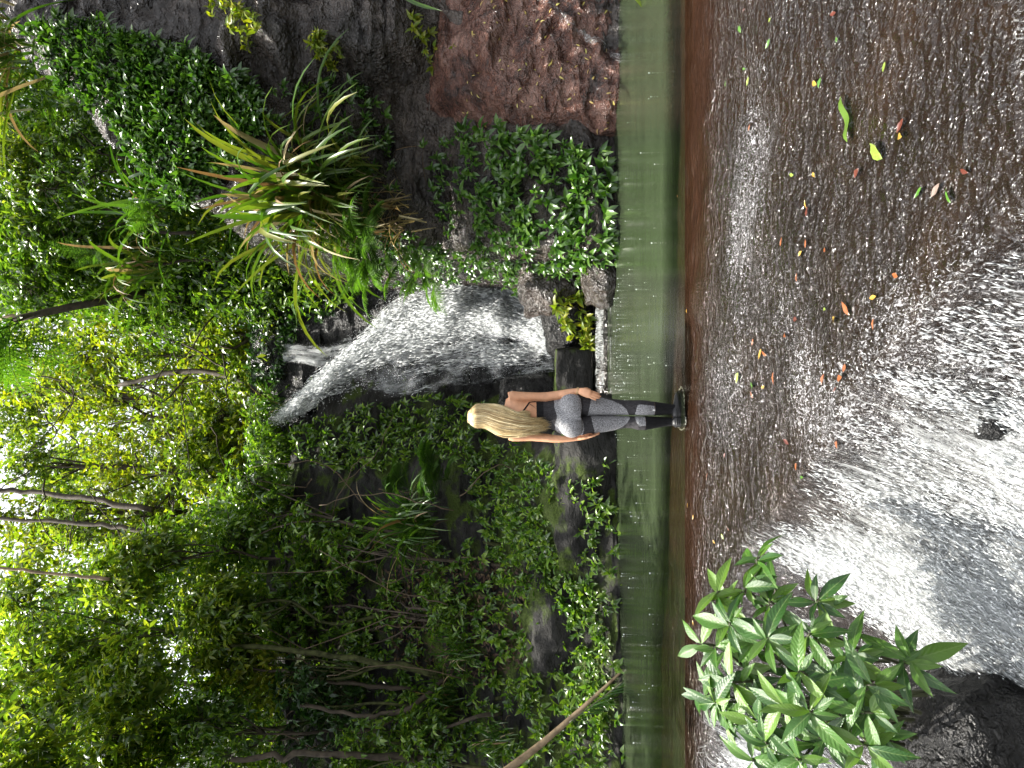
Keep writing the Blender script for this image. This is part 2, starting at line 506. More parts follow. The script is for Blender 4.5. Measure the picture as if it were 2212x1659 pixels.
_r2 = noise(_n, mapping(_n, _p, (0.7, 1.2, 1), rot=(0, 0, 0.5)), 13, 0.3, 0.5, 0.8)
_r0 = noise(_n, mapping(_n, _p, (2.5, 11, 1)), 1.6, 4, 0.6, 0.5)
_bn = _n.nodes.new('ShaderNodeBump'); _bn.inputs['Distance'].default_value = 0.034
_n.links.new(_r1, _bn.inputs['Height'])
_n.links.new(math_n(_n, 'MULTIPLY_ADD', _ca, -0.8, 1.0), _bn.inputs['Strength'])
_bn2 = _n.nodes.new('ShaderNodeBump'); _bn2.inputs['Distance'].default_value = 0.055
_n.links.new(_r2, _bn2.inputs['Height']); _n.links.new(_bn.outputs[0], _bn2.inputs['Normal'])
_n.links.new(math_n(_n, 'MULTIPLY_ADD', _ca, -0.75, 0.9), _bn2.inputs['Strength'])
_bb = bump(_n, _r0, 0.3, 0.05, _bn2.outputs[0])
_n.links.new(_bb, _pb.inputs['Coat Normal'])
_n.links.new(bump(_n, _b2, 0.5, 0.03), _pb.inputs['Normal'])
_L = lip_y(_X)
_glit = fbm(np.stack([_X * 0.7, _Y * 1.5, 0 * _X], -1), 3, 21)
_calm = np.clip(sstep(1.05, 0.5, _L - _Y + 0.35 * _glit) + 0.55 * sstep(0.15, 0.45, _glit), 0, 1)
_shal = sstep(1.0, 0.2, np.abs(_Y - _L + 0.15)) * 0.9 + 0.15
_glitter_fleck = sstep(0.35, 1.3, _L - _Y + 0.5 * _glit) * np.clip(0.55 + 1.1 * fbm(np.stack([_X * 0.9, _Y * 1.2, 0 * _X + 4], -1), 4, 25), 0.0, 1)
_glitter_fleck = np.maximum(_glitter_fleck, 0.75 * sstep(0.10, 0.22, _L - _Y) * sstep(0.5, 0.3, _L - _Y) * sstep(-0.1, 0.3, fbm(np.stack([_X * 1.1, _Y * 3, 0 * _X + 9], -1), 3, 27)))  # line of water glitter below the lip, painted as pale flecks
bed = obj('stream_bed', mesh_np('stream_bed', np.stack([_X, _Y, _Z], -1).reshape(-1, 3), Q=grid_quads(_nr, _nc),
          attrs={'calm': _calm, 'shallow': _shal, 'glitter_fleck': _glitter_fleck}), M['bed'])
tag(bed, kind='structure')

def bed_hit(xd, yd, lift=0.0):
    """where the line of sight through a photo point meets the stream bed"""
    ys = np.linspace(9.0, 0.9, 1600)
    xs = (829.5 - yd) * KD * ys
    zs = CAM_Z + (1106 - xd) * KD * ys
    bz = bed_z(xs, ys)
    # march from the viewer outward
    idx = np.where(zs[::-1] < bz[::-1])[0]
    k = len(ys) - 1 - idx[0] if len(idx) else 0
    return np.array([xs[k], ys[k], bz[k] + lift])

# pool
_px = np.linspace(-8, 8, 160)
_py = np.linspace(5.3, 10.6, 90)
_PX, _PY = np.meshgrid(_px, _py)
_pd = POOL_Z - bed_z(_PX, _PY)
M['pool'], _n, _pb, _out = mat_new('pool_water')
_n.nodes.remove(_pb)
_p = geo_pos(_n)
_w1 = noise(_n, mapping(_n, _p, (0.55, 5.5, 1)), 2.2, 4, 0.55, 0.3)
_w2 = noise(_n, mapping(_n, _p, (2.0, 9.0, 1)), 6, 3, 0.6)
_nb = bump(_n, _w2, 0.10, 0.02, bump(_n, _w1, 0.16, 0.06))
_mk = ramp(_n, math_n(_n, 'DIVIDE', attr(_n, 'depth'), 0.5), [(0.02, 0.0), (0.55, 0.93)])
_df = _n.nodes.new('ShaderNodeBsdfDiffuse')
_n.links.new(mixc(_n, 0.6, (0.030, 0.041, 0.021), ramp(_n, noise(_n, mapping(_n, _p, (0.5, 2.5, 1)), 1.4, 4), [(0.3, 0.65), (0.7, 1.4)]), 'MULTIPLY'), _df.inputs[0])
_tp = _n.nodes.new('ShaderNodeBsdfTransparent'); _tp.inputs[0].default_value = (0.86, 0.84, 0.72, 1)
_ms = _n.nodes.new('ShaderNodeMixShader')
_n.links.new(_mk, _ms.inputs[0]); _n.links.new(_tp.outputs[0], _ms.inputs[1]); _n.links.new(_df.outputs[0], _ms.inputs[2])
_gl = _n.nodes.new('ShaderNodeBsdfGlossy'); _gl.inputs['Roughness'].default_value = 0.06
_n.links.new(_nb, _gl.inputs['Normal'])
_fr = _n.nodes.new('ShaderNodeFresnel'); _fr.inputs[0].default_value = 1.33
_n.links.new(_nb, _fr.inputs['Normal'])
_mg = _n.nodes.new('ShaderNodeMixShader')
_n.links.new(_fr.outputs[0], _mg.inputs[0]); _n.links.new(_ms.outputs[0], _mg.inputs[1]); _n.links.new(_gl.outputs[0], _mg.inputs[2])
_n.links.new(_mg.outputs[0], _out.inputs[0])
tag(obj('pool_water', mesh_np('pool_water', np.stack([_PX, _PY, 0 * _PX + POOL_Z], -1).reshape(-1, 3), Q=grid_quads(90, 160),
        attrs={'depth': np.maximum(_pd, 0)}), M['pool']), kind='structure')

# white water of the lower cascade: three sheets of aerated water over the rock
FLOW = np.array([-0.45, -0.89])
def foam_mask(x, y):
    d = y - edge_y(x)
    p = np.stack([x, y, 0 * x], -1)
    w = fbm(p * 1.7, 4, 31)
    f = sstep(0.12, -0.42, d + 0.22 * w) * (0.40 + 0.12 * w)
    f = f + 0.55 * np.exp(-((x + 0.95) / 0.42) ** 2 - ((y - 3.35) / 0.6) ** 2) * sstep(0.1, -0.3, d) + 0.3 * np.exp(-((x + .3) / .5) ** 2 - ((y - 2.55) / .5) ** 2) * sstep(0.1, -0.3, d)
    leftdark = sstep(0.0, 0.35, (-1.22 + (y - 3.6) * 0.75 + 0.22 * w) - x)
    f = f * (1 - 0.72 * leftdark)
    f = f * (1 - 0.62 * sstep(0.35, 0.75, x + 0.3 * w) * (1 - 0.5 * sstep(1.0, 1.5, x)))
    f = f + 0.30 * w * sstep(0.02, 0.2, f)
    # the little spill at the far left lip
    sp = np.exp(-((x + 2.55) / 0.34) ** 2) * sstep(4.95, 4.7, y) * sstep(3.9, 4.4, y)
    return np.clip(np.maximum(f, 0.8 * sp), 0, 1.15)
_nx, _ny = 400, 330
_gx = np.linspace(-3.4, 2.6, _nx)
_gy = np.linspace(0.9, 5.2, _ny)
_X, _Y = np.meshgrid(_gx, _gy)
_U = (_X * FLOW[0] + _Y * FLOW[1]); _V = (_X * -FLOW[1] + _Y * FLOW[0])
_V = _V + 0.12 * fbm(np.stack([_U * 1.2, _V * 1.2, 0 * _U], -1), 3, 41)
_B = bed_z(_X, _Y)
for _k in range(6):
    _B[1:-1, 1:-1] = (_B[1:-1, 1:-1] * 2 + _B[:-2, 1:-1] + _B[2:, 1:-1] + _B[1:-1, :-2] + _B[1:-1, 2:]) / 6
_F = foam_mask(_X, _Y)
for _l in range(2):
    M['ww%d' % _l] = white_water_mat('white_water_%d' % _l, 1.0 + _l, (8.0, 46.0), 120.0, 0.20, (0.30, 0.78))
    _st = fbm(np.stack([_U * 2.2, _V * 6.5, 0 * _U + _l * 9], -1), 4, 51 + _l)
    _lm = fbm(np.stack([_X * 4, _Y * 4, 0 * _U + _l * 5], -1), 4, 61 + _l)
    _Zw = _B + 0.018 + 0.035 * _l + (0.055 * _st + 0.08 * np.abs(_lm) + 0.05) * np.clip(_F, 0, 1) + (_F < 0.01) * (-0.09)
    _Fl = _F * (1.0 if _l == 0 else 0.72)
    keep = (_F > 0.005)
    q = grid_quads(_ny, _nx)
    kq = keep.ravel()[q].any(1)
    tag(obj('white_water', mesh_np('white_water', np.stack([_X, _Y, _Zw], -1).reshape(-1, 3), Q=q[kq],
            attrs={'foam': _Fl}, uv=np.stack([_U.ravel(), _V.ravel()], -1)), M['ww%d' % _l]), kind='structure')

# broken, tumbling water: tens of thousands of little lumps and threads drawn out along the flow
M['churn'], _cn, _cp, _ = mat_new('churned_water')
_cn.links.new(ramp(_cn, _cn.nodes.new('ShaderNodeNewGeometry').outputs['Random Per Island'], [(0.0, (0.30, 0.32, 0.33)), (0.6, (0.58, 0.60, 0.60)), (1.0, (0.85, 0.87, 0.87))]), _cp.inputs['Base Color'])
_cp.inputs['Roughness'].default_value = 0.25
def streaks(C, D, L, r):
    D = nrm(D); a = nrm(np.cross(D, rdir(len(C)))); b = np.cross(D, a)
    L = L[:, None]; r = r[:, None]
    V = np.stack([C - D * L / 2, C + a * r, C + b * r, C - a * r, C - b * r, C + D * L / 2], 1).reshape(-1, 3)
    f = np.array([(0, 2, 1), (0, 3, 2), (0, 4, 3), (0, 1, 4), (5, 1, 2), (5, 2, 3), (5, 3, 4), (5, 4, 1)])
    T = (np.arange(len(C))[:, None, None] * 6 + f[None]).reshape(-1, 3)
    return V, T
n = 420000
qx = rng.uniform(-3.3, 2.5, n); qy = rng.uniform(1.2, 4.9, n)
qu = qx * FLOW[0] + qy * FLOW[1]; qv = -qx * FLOW[1] + qy * FLOW[0]
thr = fbm(np.stack([qu * 2.2, qv * 9, 0 * qu], -1), 4, 97)
fm = foam_mask(qx, qy)
pr = np.clip(fm * 0.72 - .08 + 0.85 * thr, 0, 1) * (fm > .12)
ok = rng.random(n) < pr
qx, qy, fm = qx[ok], qy[ok], fm[ok]
ix = np.clip(((qx + 3.4) / 6.0 * (_nx - 1)).astype(int), 0, _nx - 2); iy = np.clip(((qy - 0.9) / 4.3 * (_ny - 1)).astype(int), 1, _ny - 2)
zz = _Zw[iy, ix]; sl = (_B[iy, ix] - _B[np.clip(iy - 4, 0, None), np.clip(ix - 2, 0, None)]) / 0.056
m_ = len(qx)
D = np.stack([np.full(m_, FLOW[0]), np.full(m_, FLOW[1]), -np.clip(sl, -.2, 1.2)], -1) + .28 * rng.normal(size=(m_, 3))
C = np.stack([qx, qy, zz + rng.random(m_) ** 2 * .05 * (0.4 + fm) - .006], -1)
V, T = streaks(C, D, rng.uniform(.010, .045, m_) * (0.7 + .8 * rng.random(m_)), rng.uniform(.0012, .0038, m_))
tag(obj('churned_water', mesh_np('churned_water', V, T), M['churn']), 'broken white lumps and threads of water tumbling down the lower cascade', 'white water', kind='stuff')

# ------------------------------------------------------------------ cliffs and banks
class Relief:
    """a rock face given by control depths on a coarse net of sight lines"""
    def __init__(s, rows, cols, Y, n, m, seed, amp=0.3, freq=1.0, blur=3, strata=0.35):
        s.rows, s.cols = np.array(rows, float), np.array(cols, float)
        Y = np.array(Y, float)
        s.rx = np.linspace(rows[0], rows[-1], n)
        s.cy = np.linspace(cols[0], cols[-1], m)
        t = np.stack([np.interp(s.rx, s.rows, Y[:, j]) for j in range(len(cols))], 1)
        D = np.stack([np.interp(s.cy, s.cols, t[i]) for i in range(n)], 0)
        for _ in range(blur * 4):
            E = np.pad(D, 1, mode='edge')
            D = (E[1:-1, 1:-1] * 2 + E[:-2, 1:-1] + E[2:, 1:-1] + E[1:-1, :-2] + E[1:-1, 2:]) / 6
        XD, YD = np.meshgrid(s.rx, s.cy, indexing='ij')
        P = np.stack([(829.5 - YD) * KD * D, D, CAM_Z + (1106 - XD) * KD * D], -1)
        q = P * np.array([1, 1, 1.5]) * freq
        big = fbm(q * 0.55, 3, seed)
        blk = np.abs(fbm(q * 1.1, 4, seed + 5))
        strat = fbm(np.stack([q[..., 0] * 0.25, q[..., 1] * 0.25, q[..., 2] * 2.6 + 0.8 * big], -1), 3, seed + 9)
        dy = amp * (0.9 * big + 1.3 * (blk - 0.25) + strata * np.round(strat * 3) / 3)
        P[..., 1] += dy
        P[..., 0] += 0.3 * amp * fbm(q * 1.4 + 9, 3, seed + 20)
        P[..., 2] += 0.3 * amp * fbm(q * 1.4 + 19, 3, seed + 21)
        s.P = P
        s.N = np.zeros_like(P)
        du = np.gradient(P, axis=0); dv = np.gradient(P, axis=1)
        nn = nrm(np.cross(du, dv))
        flip = np.sign(-(nn[..., 1:2]) + 1e-6)
        s.N = nn * flip
    def mesh(s, name, keep=None):
        n, m = s.P.shape[:2]
        q = grid_quads(n, m)
        if keep is not None:
            XD, YD = np.meshgrid(s.rx, s.cy, indexing='ij')
            q = q[keep(XD, YD).ravel()[q].all(1)]
        return mesh_np(name, s.P.reshape(-1, 3), Q=q)
    def at(s, xd, yd):
        i = np.clip(np.round((np.asarray(xd) - s.rx[0]) / (s.rx[1] - s.rx[0])).astype(int), 0, len(s.rx) - 1)
        j = np.clip(np.round((np.asarray(yd) - s.cy[0]) / (s.cy[1] - s.cy[0])).astype(int), 0, len(s.cy) - 1)
        return s.P[i, j], s.N[i, j]

right = Relief([-250, 100, 300, 560, 800, 950, 1050, 1200, 1335, 1460], [-500, 0, 100, 200, 320, 440, 540, 600, 645],
    [[12.5, 12.5, 12.5, 12.5, 12.6, 13, 14, 16, 17],
     [10.8, 10.8, 10.6, 10.5, 10.8, 11.3, 12.5, 15, 16.5],
     [9.9, 9.9, 9.9, 10.0, 10.1, 10.5, 12, 15, 16.5],
     [9.6, 9.6, 9.6, 9.9, 9.7, 9.9, 11.2, 14, 16],
     [9.45, 9.45, 9.6, 10.2, 10.4, 10.2, 10.8, 13, 15],
     [9.7, 9.7, 9.8, 10.3, 10.4, 10.3, 10.7, 12.5, 14.5],
     [9.6, 9.6, 9.6, 10.0, 9.5, 9.5, 10.0, 11.5, 14],
     [9.1, 9.1, 9.1, 9.2, 9.1, 9.0, 9.2, 9.8, 12.5],
     [8.6, 8.6, 8.7, 8.75, 8.85, 8.8, 8.8, 9.2, 11],
     [8.5, 8.5, 8.6, 8.7, 8.8, 8.7, 8.7, 9.1, 10.8]], 340, 250, 101, 0.38)
tag(obj('right_cliff', right.mesh('right_cliff', lambda xd, yd: xd > np.interp(yd, [-500, 0, 120, 300, 430, 520, 580, 650], [-250, -20, 60, 230, 400, 520, 600, 660]) + 18 * fbm(np.stack([yd * .02, 0 * yd, 0 * yd], -1), 3, 4)), M['rock_grey']), kind='structure')

redrock = Relief([880, 960, 1060, 1200, 1345, 1460], [-420, 0, 100, 200, 285, 340],
    [[10.4, 10.4, 10.4, 10.5, 10.9, 11.3],
     [9.75, 9.75, 9.7, 9.85, 10.3, 10.8],
     [9.3, 9.3, 9.25, 9.35, 9.75, 10.5],
     [8.9, 8.9, 8.88, 8.95, 9.2, 10.2],
     [8.5, 8.5, 8.5, 8.55, 8.7, 9.8],
     [8.3, 8.3, 8.3, 8.35, 8.5, 9.6]], 240, 250, 211, 0.26, 1.7, 2, 0.06)
tag(obj('red_rock_face', redrock.mesh('red_rock_face'), M['rock_red']), kind='structure')

left = Relief([470, 540, 620, 900, 1050, 1180, 1250, 1335, 1460], [760, 860, 960, 1100, 1300, 1500, 1700, 2250],
    [[16.5, 16.5, 16, 15, 14.5, 14, 13.5, 13],
     [15.5, 15.3, 14.8, 13.8, 13.2, 12.8, 12.4, 12],
     [14.8, 14.2, 13.4, 12.6, 12.2, 11.9, 11.6, 11],
     [14.3, 13.4, 12.4, 11.5, 11.2, 11.1, 10.8, 10],
     [14, 12.8, 11.3, 10.5, 10.4, 10.3, 10, 9.5],
     [13.5, 12, 9.7, 9.4, 9.5, 9.4, 9.2, 8.8],
     [13, 11.5, 9.2, 8.95, 9.0, 8.9, 8.7, 8.4],
     [12, 10.4, 8.85, 8.65, 8.45, 8.35, 8.2, 8],
     [11.8, 10.2, 8.8, 8.6, 8.4, 8.3, 8.1, 8]], 300, 260, 131, 0.3)
tag(obj('left_bank', left.mesh('left_bank', lambda xd, yd: xd > np.interp(yd, [760, 860, 960, 1100, 1300, 1700, 2250], [740, 690, 640, 590, 580, 620, 640]) + 18 * fbm(np.stack([yd * .02, 0 * yd, 0 * yd], -1), 3, 6)), M['rock_moss']), kind='structure')

fallrock = Relief([540, 620, 760, 900, 1050, 1200, 1330], [480, 560, 640, 740, 830, 900, 960, 1060],
    [[15.6, 15.5, 15.4, 15.3, 15.2, 15.2, 15.0, 14.8],
     [15.0, 15.0, 14.9, 14.9, 14.9, 14.9, 14.4, 14.1],
     [14.4, 14.4, 14.4, 14.5, 14.3, 13.9, 13.5, 13.3],
     [14.0, 14.0, 14.1, 14.1, 13.7, 13.3, 13.0, 12.8],
     [13.6, 13.6, 13.8, 13.6, 13.2, 12.8, 12.5, 12.3],
     [13.2, 13.2, 13.2, 13.0, 12.6, 12.2, 12.0, 11.8],
     [12.2, 12.2, 12.2, 12.0, 11.8, 11.5, 11.3, 11.2]], 180, 130, 161, 0.22)
tag(obj('waterfall_rock', fallrock.mesh('waterfall_rock'), M['rock_dark']), kind='structure')

# hillside above and behind the fall, one sheet reaching far back
def hill_z(x, y):
    p = np.stack([x, y, 0 * x], -1)
    v = np.abs(x + 1.0 + 0.12 * (y - 15))
    z = 5.6 + 0.20 * (y - 15) + 0.55 * np.maximum(v - 2.0, 0) * sstep(14, 22, y) + 0.5 * fbm(p * 0.35, 4, 77)
    return z
_gx = np.linspace(-45, 45, 150); _gy = np.linspace(14.6, 75, 110)
_X, _Y = np.meshgrid(_gx, _gy)
tag(obj('hillside', mesh_np('hillside', np.stack([_X, _Y, hill_z(_X, _Y)], -1).reshape(-1, 3), Q=grid_quads(110, 150)), M['soil']), kind='structure')

# ------------------------------------------------------------------ waterfall
LB = np.array([(588, 922), (640, 900), (720, 868), (850, 856), (1000, 822), (1100, 815), (1196, 800)], float)
RB = np.array([(592, 906), (640, 862), (700, 800), (790, 712), (860, 632), (960, 585), (1060, 562), (1120, 590), (1195, 672)], float)
_n, _m = 150, 110
_lb = spline(LB, _n); _rb = spline(RB, _n)
_w = np.linspace(-0.04, 1.04, _m)
M['fall0'] = white_water_mat('falling_water_0', 4.0, (1.9, 9.0), 34.0, 0.36, (0.5, 0.88), 0.5)
M['fall1'] = white_water_mat('falling_water_1', 5.0, (1.5, 7.0), 28.0, 0.40, (0.5, 0.88), 0.5)
_tt = np.linspace(0, 1, _n)[:, None] * np.ones((1, _m))
_ww = _w[None] * np.ones((_n, 1))
for _l in range(3):
    S = _lb[:, None] * (1 - _w[None, :, None]) + _rb[:, None] * _w[None, :, None]
    fp, _ = fallrock.at(S[..., 0], S[..., 1])
    base = fp[..., 1]
    for _k in range(10):
        E = np.pad(base, 1, mode='edge')
        base = (E[1:-1, 1:-1] * 2 + E[:-2, 1:-1] + E[2:, 1:-1] + E[1:-1, :-2] + E[1:-1, 2:]) / 6
    jet = np.exp(-((_ww - np.interp(_tt, [0, .3, .5, .75, 1], [.5, .62, .62, .66, .6])) / np.interp(_tt, [0, .3, .6, 1], [.5, .30, .26, .36])) ** 2)
    q = np.stack([_tt * 4, _ww * 3, 0 * _tt + _l * 3], -1)
    lump = fbm(q * 2.0, 4, 171 + _l)
    Yd = base - 0.12 - 0.10 * _l - (0.55 * jet * np.sin(np.clip(_tt * 2.4, 0, math.pi))) * (0.6 + 0.4 * _l) - 0.35 * lump * (0.25 + jet)
    P = np.stack([(829.5 - S[..., 1]) * KD * Yd, Yd, CAM_Z + (1106 - S[..., 0]) * KD * Yd], -1)
    ed = sstep(-0.05, 0.10, _ww) * sstep(1.05, 0.86, _ww)
    veil = 0.27 + 0.24 * fbm(q * 1.3 + 7, 3, 181 + _l)
    dens = np.maximum(veil, 0.98 * jet * np.interp(_tt, [0, .5, .8, 1], [1.05, .95, .78, .9])) * ed
    dens = dens * (1.0, 0.86, 0.66)[_l] + 0.22 * sstep(0.82, 0.95, _tt) * ed * sstep(.35, .6, _ww)
    dens[_ww < 0.35] *= 0.8
    U = _tt * 6.0; V = _ww * (0.3 + 2.6 * _tt)
    V = V + 0.25 * lump
    tag(obj('waterfall', mesh_np('waterfall', P.reshape(-1, 3), Q=grid_quads(_n, _m), attrs={'foam': dens},
            uv=np.stack([U.ravel(), V.ravel()], -1)), M['fall%d' % (_l % 2)]), kind='structure')
n = 90000
t = rng.random(n); wv = rng.random(n)
li = np.clip((t * (_n - 1)).astype(int), 0, _n - 2); wi = np.clip(((wv + .04) / 1.08 * (_m - 1)).astype(int), 0, _m - 1)
ok = rng.random(n) < np.clip(dens[li, wi] * 2.2 - .2 + .7 * fbm(np.stack([t * 5, wv * 22, 0 * t], -1), 3, 191) + .9 * fbm(np.stack([t * 4, wv * 4, 0 * t + 5], -1), 3, 193), 0, 1) * (0.15 + .85 * t)
li, wi, t = li[ok], wi[ok], t[ok]; m_ = len(li)
C = P[li, wi] + rng.normal(0, .03, (m_, 3)) - np.array([0, .03, 0]) - np.array([0, .22, 0]) * rng.random((m_, 1)) ** 2
D = nrm(P[li + 1, wi] - P[li, wi]) + .22 * rng.normal(size=(m_, 3)) + np.array([0, 0, -.35])
V, T = streaks(C, D, rng.uniform(.06, .22, m_), rng.uniform(.003, .008, m_))
tag(obj('falling_water', mesh_np('falling_water', V, T), M['churn']), 'white threads of water falling down the waterfall', 'white water', kind='stuff')
# narrow side stream at the top right of the fall
_n2, _m2 = 60, 24
_c = spline(np.array([(612, 762), (650, 764), (700, 768), (760, 758)], float), _n2)
_hw = np.interp(np.linspace(0, 1, _n2), [0, .4, 1], [22, 22, 30])
_w2_ = np.linspace(-1, 1, _m2)
S = np.stack([_c[:, 0:1] + 0 * _w2_[None], _c[:, 1:2] + _hw[:, None] * _w2_[None]], -1)
Yd = np.linspace(14.85, 14.2, _n2)[:, None] + 0 * _w2_[None] - 0.05
P = np.stack([(829.5 - S[..., 1]) * KD * Yd, Yd + 0.06 * fbm(np.stack([S[..., 0] * .03, S[..., 1] * .05, 0 * Yd], -1), 3, 5), CAM_Z + (1106 - S[..., 0]) * KD * Yd], -1)
_tt2 = np.linspace(0, 1, _n2)[:, None] + 0 * _w2_[None]; _ww2 = 0 * _tt2 + _w2_[None]
dens = 0.62 * sstep(1.1, 0.6, np.abs(_ww2)) * np.interp(_tt2, [0, .1, 1], [1.2, .95, .8])
dens = dens * np.where(np.abs(_ww2 + 0.1) < 0.35, 0.75, 1)
tag(obj('waterfall', mesh_np('waterfall', P.reshape(-1, 3), Q=grid_quads(_n2, _m2), attrs={'foam': dens},
        uv=np.stack([(_tt2 * 1.6).ravel(), (_ww2 * 0.4).ravel()], -1)), M['fall0']), kind='structure')

# spray: loose drops thrown off the fall and the lower cascade, and flecks on the pool
M['drop'] = plain_mat('water_drop', (0.85, 0.88, 0.88), 0.3)
_tet = np.array([(1, 1, 1), (-1, -1, 1), (-1, 1, -1), (1, -1, -1)], float) / 1.7
_tf = np.array([(0, 1, 2), (0, 3, 1), (0, 2, 3), (1, 3, 2)])
def drops(C, r):
    n = len(C)
    V = (C[:, None] + r[:, None, None] * _tet[None] * (0.6 + 0.8 * rng.random((n, 4, 1)))).reshape(-1, 3)
    T = (np.arange(n)[:, None, None] * 4 + _tf[None]).reshape(-1, 3)
    return V, T
n = 9500
t = rng.random(n) ** 0.8
wv = np.where(rng.random(n) < 0.6, 0.8 + rng.normal(0, .2, n), rng.random(n))
li = np.clip((t * 149).astype(int), 0, 149)
S = _lb[li] * (1 - wv[:, None]) + _rb[li] * wv[:, None] + rng.normal(0, 7, (n, 2))
Yd = 13.2 + 1.2 * (1 - t) + rng.normal(0, .25, n) - 0.4
C = np.stack([(829.5 - S[:, 1]) * KD * Yd, Yd, CAM_Z + (1106 - S[:, 0]) * KD * Yd], -1)
V, T = drops(C, rng.uniform(.003, .010, n))
tag(obj('spray', mesh_np('spray', V, T, smooth=False), M['drop']), 'fine white droplets thrown off the waterfall', 'spray', kind='stuff')
n = 5200
C = np.stack([rng.uniform(-2.2, 1.4, n), rng.uniform(1.3, 4.2, n), np.zeros(n)], -1)
fm = foam_mask(C[:, 0], C[:, 1])
C = C[fm > 0.45 + 0.3 * rng.random(n)]
C[:, 2] = bed_z(C[:, 0], C[:, 1]) + 0.12 + rng.exponential(0.05, len(C))
V, T = drops(C, rng.uniform(.002, .006, len(C)))
tag(obj('spray', mesh_np('spray', V, T, smooth=False), M['drop']), 'tiny droplets above the white water of the lower cascade', 'spray', kind='stuff')

# ------------------------------------------------------------------ boulders
def boulder(name, label, c, size, mat, seed, rot=0.0, sub=4, block=0.5, amp=0.16, group=None):
    bm = bmesh.new()
    bmesh.ops.create_cube(bm, size=2)
    bmesh.ops.subdivide_edges(bm, edges=bm.edges[:], cuts=2 ** sub - 1, use_grid_fill=True)
    V = np.array([v.co[:] for v in bm.verts])
    S = nrm(V)
    V = S * (1 - block) + V * block * 0.8
    V = V * np.asarray(size)[None]
    f = 1.0 / max(size)
    V = V + S * max(size) * amp * (fbm(V * f * 1.6 + seed, 4, seed) + 0.6 * np.abs(fbm(V * f * 3.5 + seed, 3, seed + 3)))[:, None]
    for v, p in zip(bm.verts, V): v.co = p
    for fc in bm.faces: fc.smooth = True
    me = bpy.data.meshes.new(name); bm.to_mesh(me); bm.free()
    o = obj(name, me, mat, loc=tuple(c)); o.rotation_euler = (0, 0, rot)
    return tag(o, label, 'rock', group)

boulder('boulder', 'low brown wet rock under the leafy herbs beside the pool', at(1300, 560, 9.35), (0.75, 0.45, 0.30), M['rock_grey'], 8, 0.3, 4, 0.4, 0.2)
boulder('boulder', 'sloping dark rock at the right foot of the waterfall under hanging herbs', at(1185, 590, 10.3), (0.75, 0.5, 0.5), M['rock_grey'], 44, 0.5, 4, 0.4, 0.25)
boulder('boulder', 'square dark block of rock below the waterfall with a mossy top', at(1236, 815, 10.0), (0.52, 0.35, 0.31), M['rock_moss'], 12, -0.1, 4, 0.85, 0.1)
boulder('boulder', 'small pointed rock with a mossy tip at the pool edge beside the little ledge fall', at(1318, 882, 9.3), (0.2, 0.2, 0.22), M['rock_moss'], 15, 0.4, 3, 0.3, 0.25)
boulder('boulder', 'low wet rock ledge at the back of the pool under the block', at(1305, 745, 10.0), (0.95, 0.5, 0.13), M['rock_grey'], 18, 0.05, 4, 0.8, 0.1)
boulder('boulder', 'dark rock behind the yellow-green leaves at the foot of the waterfall', at(1225, 690, 10.6), (0.6, 0.5, 0.4), M['rock_dark'], 21, 0.2, 4, 0.5, 0.2)
boulder('boulder', 'long dark grey rock with moss cushions running along the left pool edge', at(1268, 1085, 9.5), (1.25, 0.75, 0.62), M['rock_moss'], 25, -0.06, 5, 0.45, 0.22)
boulder('boulder', 'grey rock with leaf litter behind the left pool edge herbs', at(1215, 1330, 9.7), (0.9, 0.6, 0.5), M['rock_moss'], 27, 0.2, 4, 0.45, 0.22)
boulder('boulder', 'dark wet rock rising out of the lower cascade behind the broad leaved plant', (-1.70, 3.15, -0.95), (0.42, 0.4, 0.55), M['rock_dark'], 33, 0.3, 4, 0.5, 0.2)
boulder('boulder', 'black wet rock showing through the white water of the lower cascade', bed_hit(2150, 905) + np.array([0, 0, 0.0]), (0.09, 0.06, 0.07), M['rock_dark'], 36, 0.3, 3, 0.4, 0.25)
boulder('boulder', 'tall dark rock step left of the waterfall foot', at(1160, 870, 12.0), (0.5, 0.5, 0.75), M['rock_dark'], 39, 0.1, 4, 0.6, 0.15)

# ledge spill: two thin lines of white water where the stream drops into the pool
for xd0, xd1, ya, yb, Yq, dn in ((1286, 1304, 655, 850, 9.45, 0.62), (1318, 1338, 640, 905, 9.32, 0.7)):
    n_, m_ = 14, 90
    tt = np.linspace(0, 1, n_)[:, None] + np.zeros((1, m_)); ww = np.linspace(0, 1, m_)[None] + np.zeros((n_, 1))
    S0 = xd0 + (xd1 - xd0) * tt + 3 * fbm(np.stack([ww * 9, tt, 0 * tt], -1), 2, 3); S1 = ya + (yb - ya) * ww
    Yd = Yq - 0.28 * tt
    P = np.stack([(829.5 - S1) * KD * Yd, Yd, CAM_Z + (1106 - S0) * KD * Yd], -1)
    f = dn * sstep(0, .06, ww) * sstep(1, .9, ww) * (0.7 + 0.5 * fbm(np.stack([ww * 12, tt * 2, 0 * tt], -1), 3, 8))
    tag(obj('white_water', mesh_np('white_water', P.reshape(-1, 3), Q=grid_quads(n_, m_), attrs={'foam': f},
        uv=np.stack([tt.ravel() * .3, ww.ravel() * 1.6], -1)), M['ww0']), kind='structure')
_tc = spline(np.array([(1130, -40), (1200, 40), (1262, 84), (1300, 96), (1345, 138)], float), 60)
_tw = np.linspace(-1, 1, 14)
S0 = _tc[:, 0:1] + 0 * _tw[None]; S1 = _tc[:, 1:2] + np.linspace(7, 17, 60)[:, None] * _tw[None]
tp_, tn_ = redrock.at(S0, S1)
tp_ = tp_ + tn_ * .03
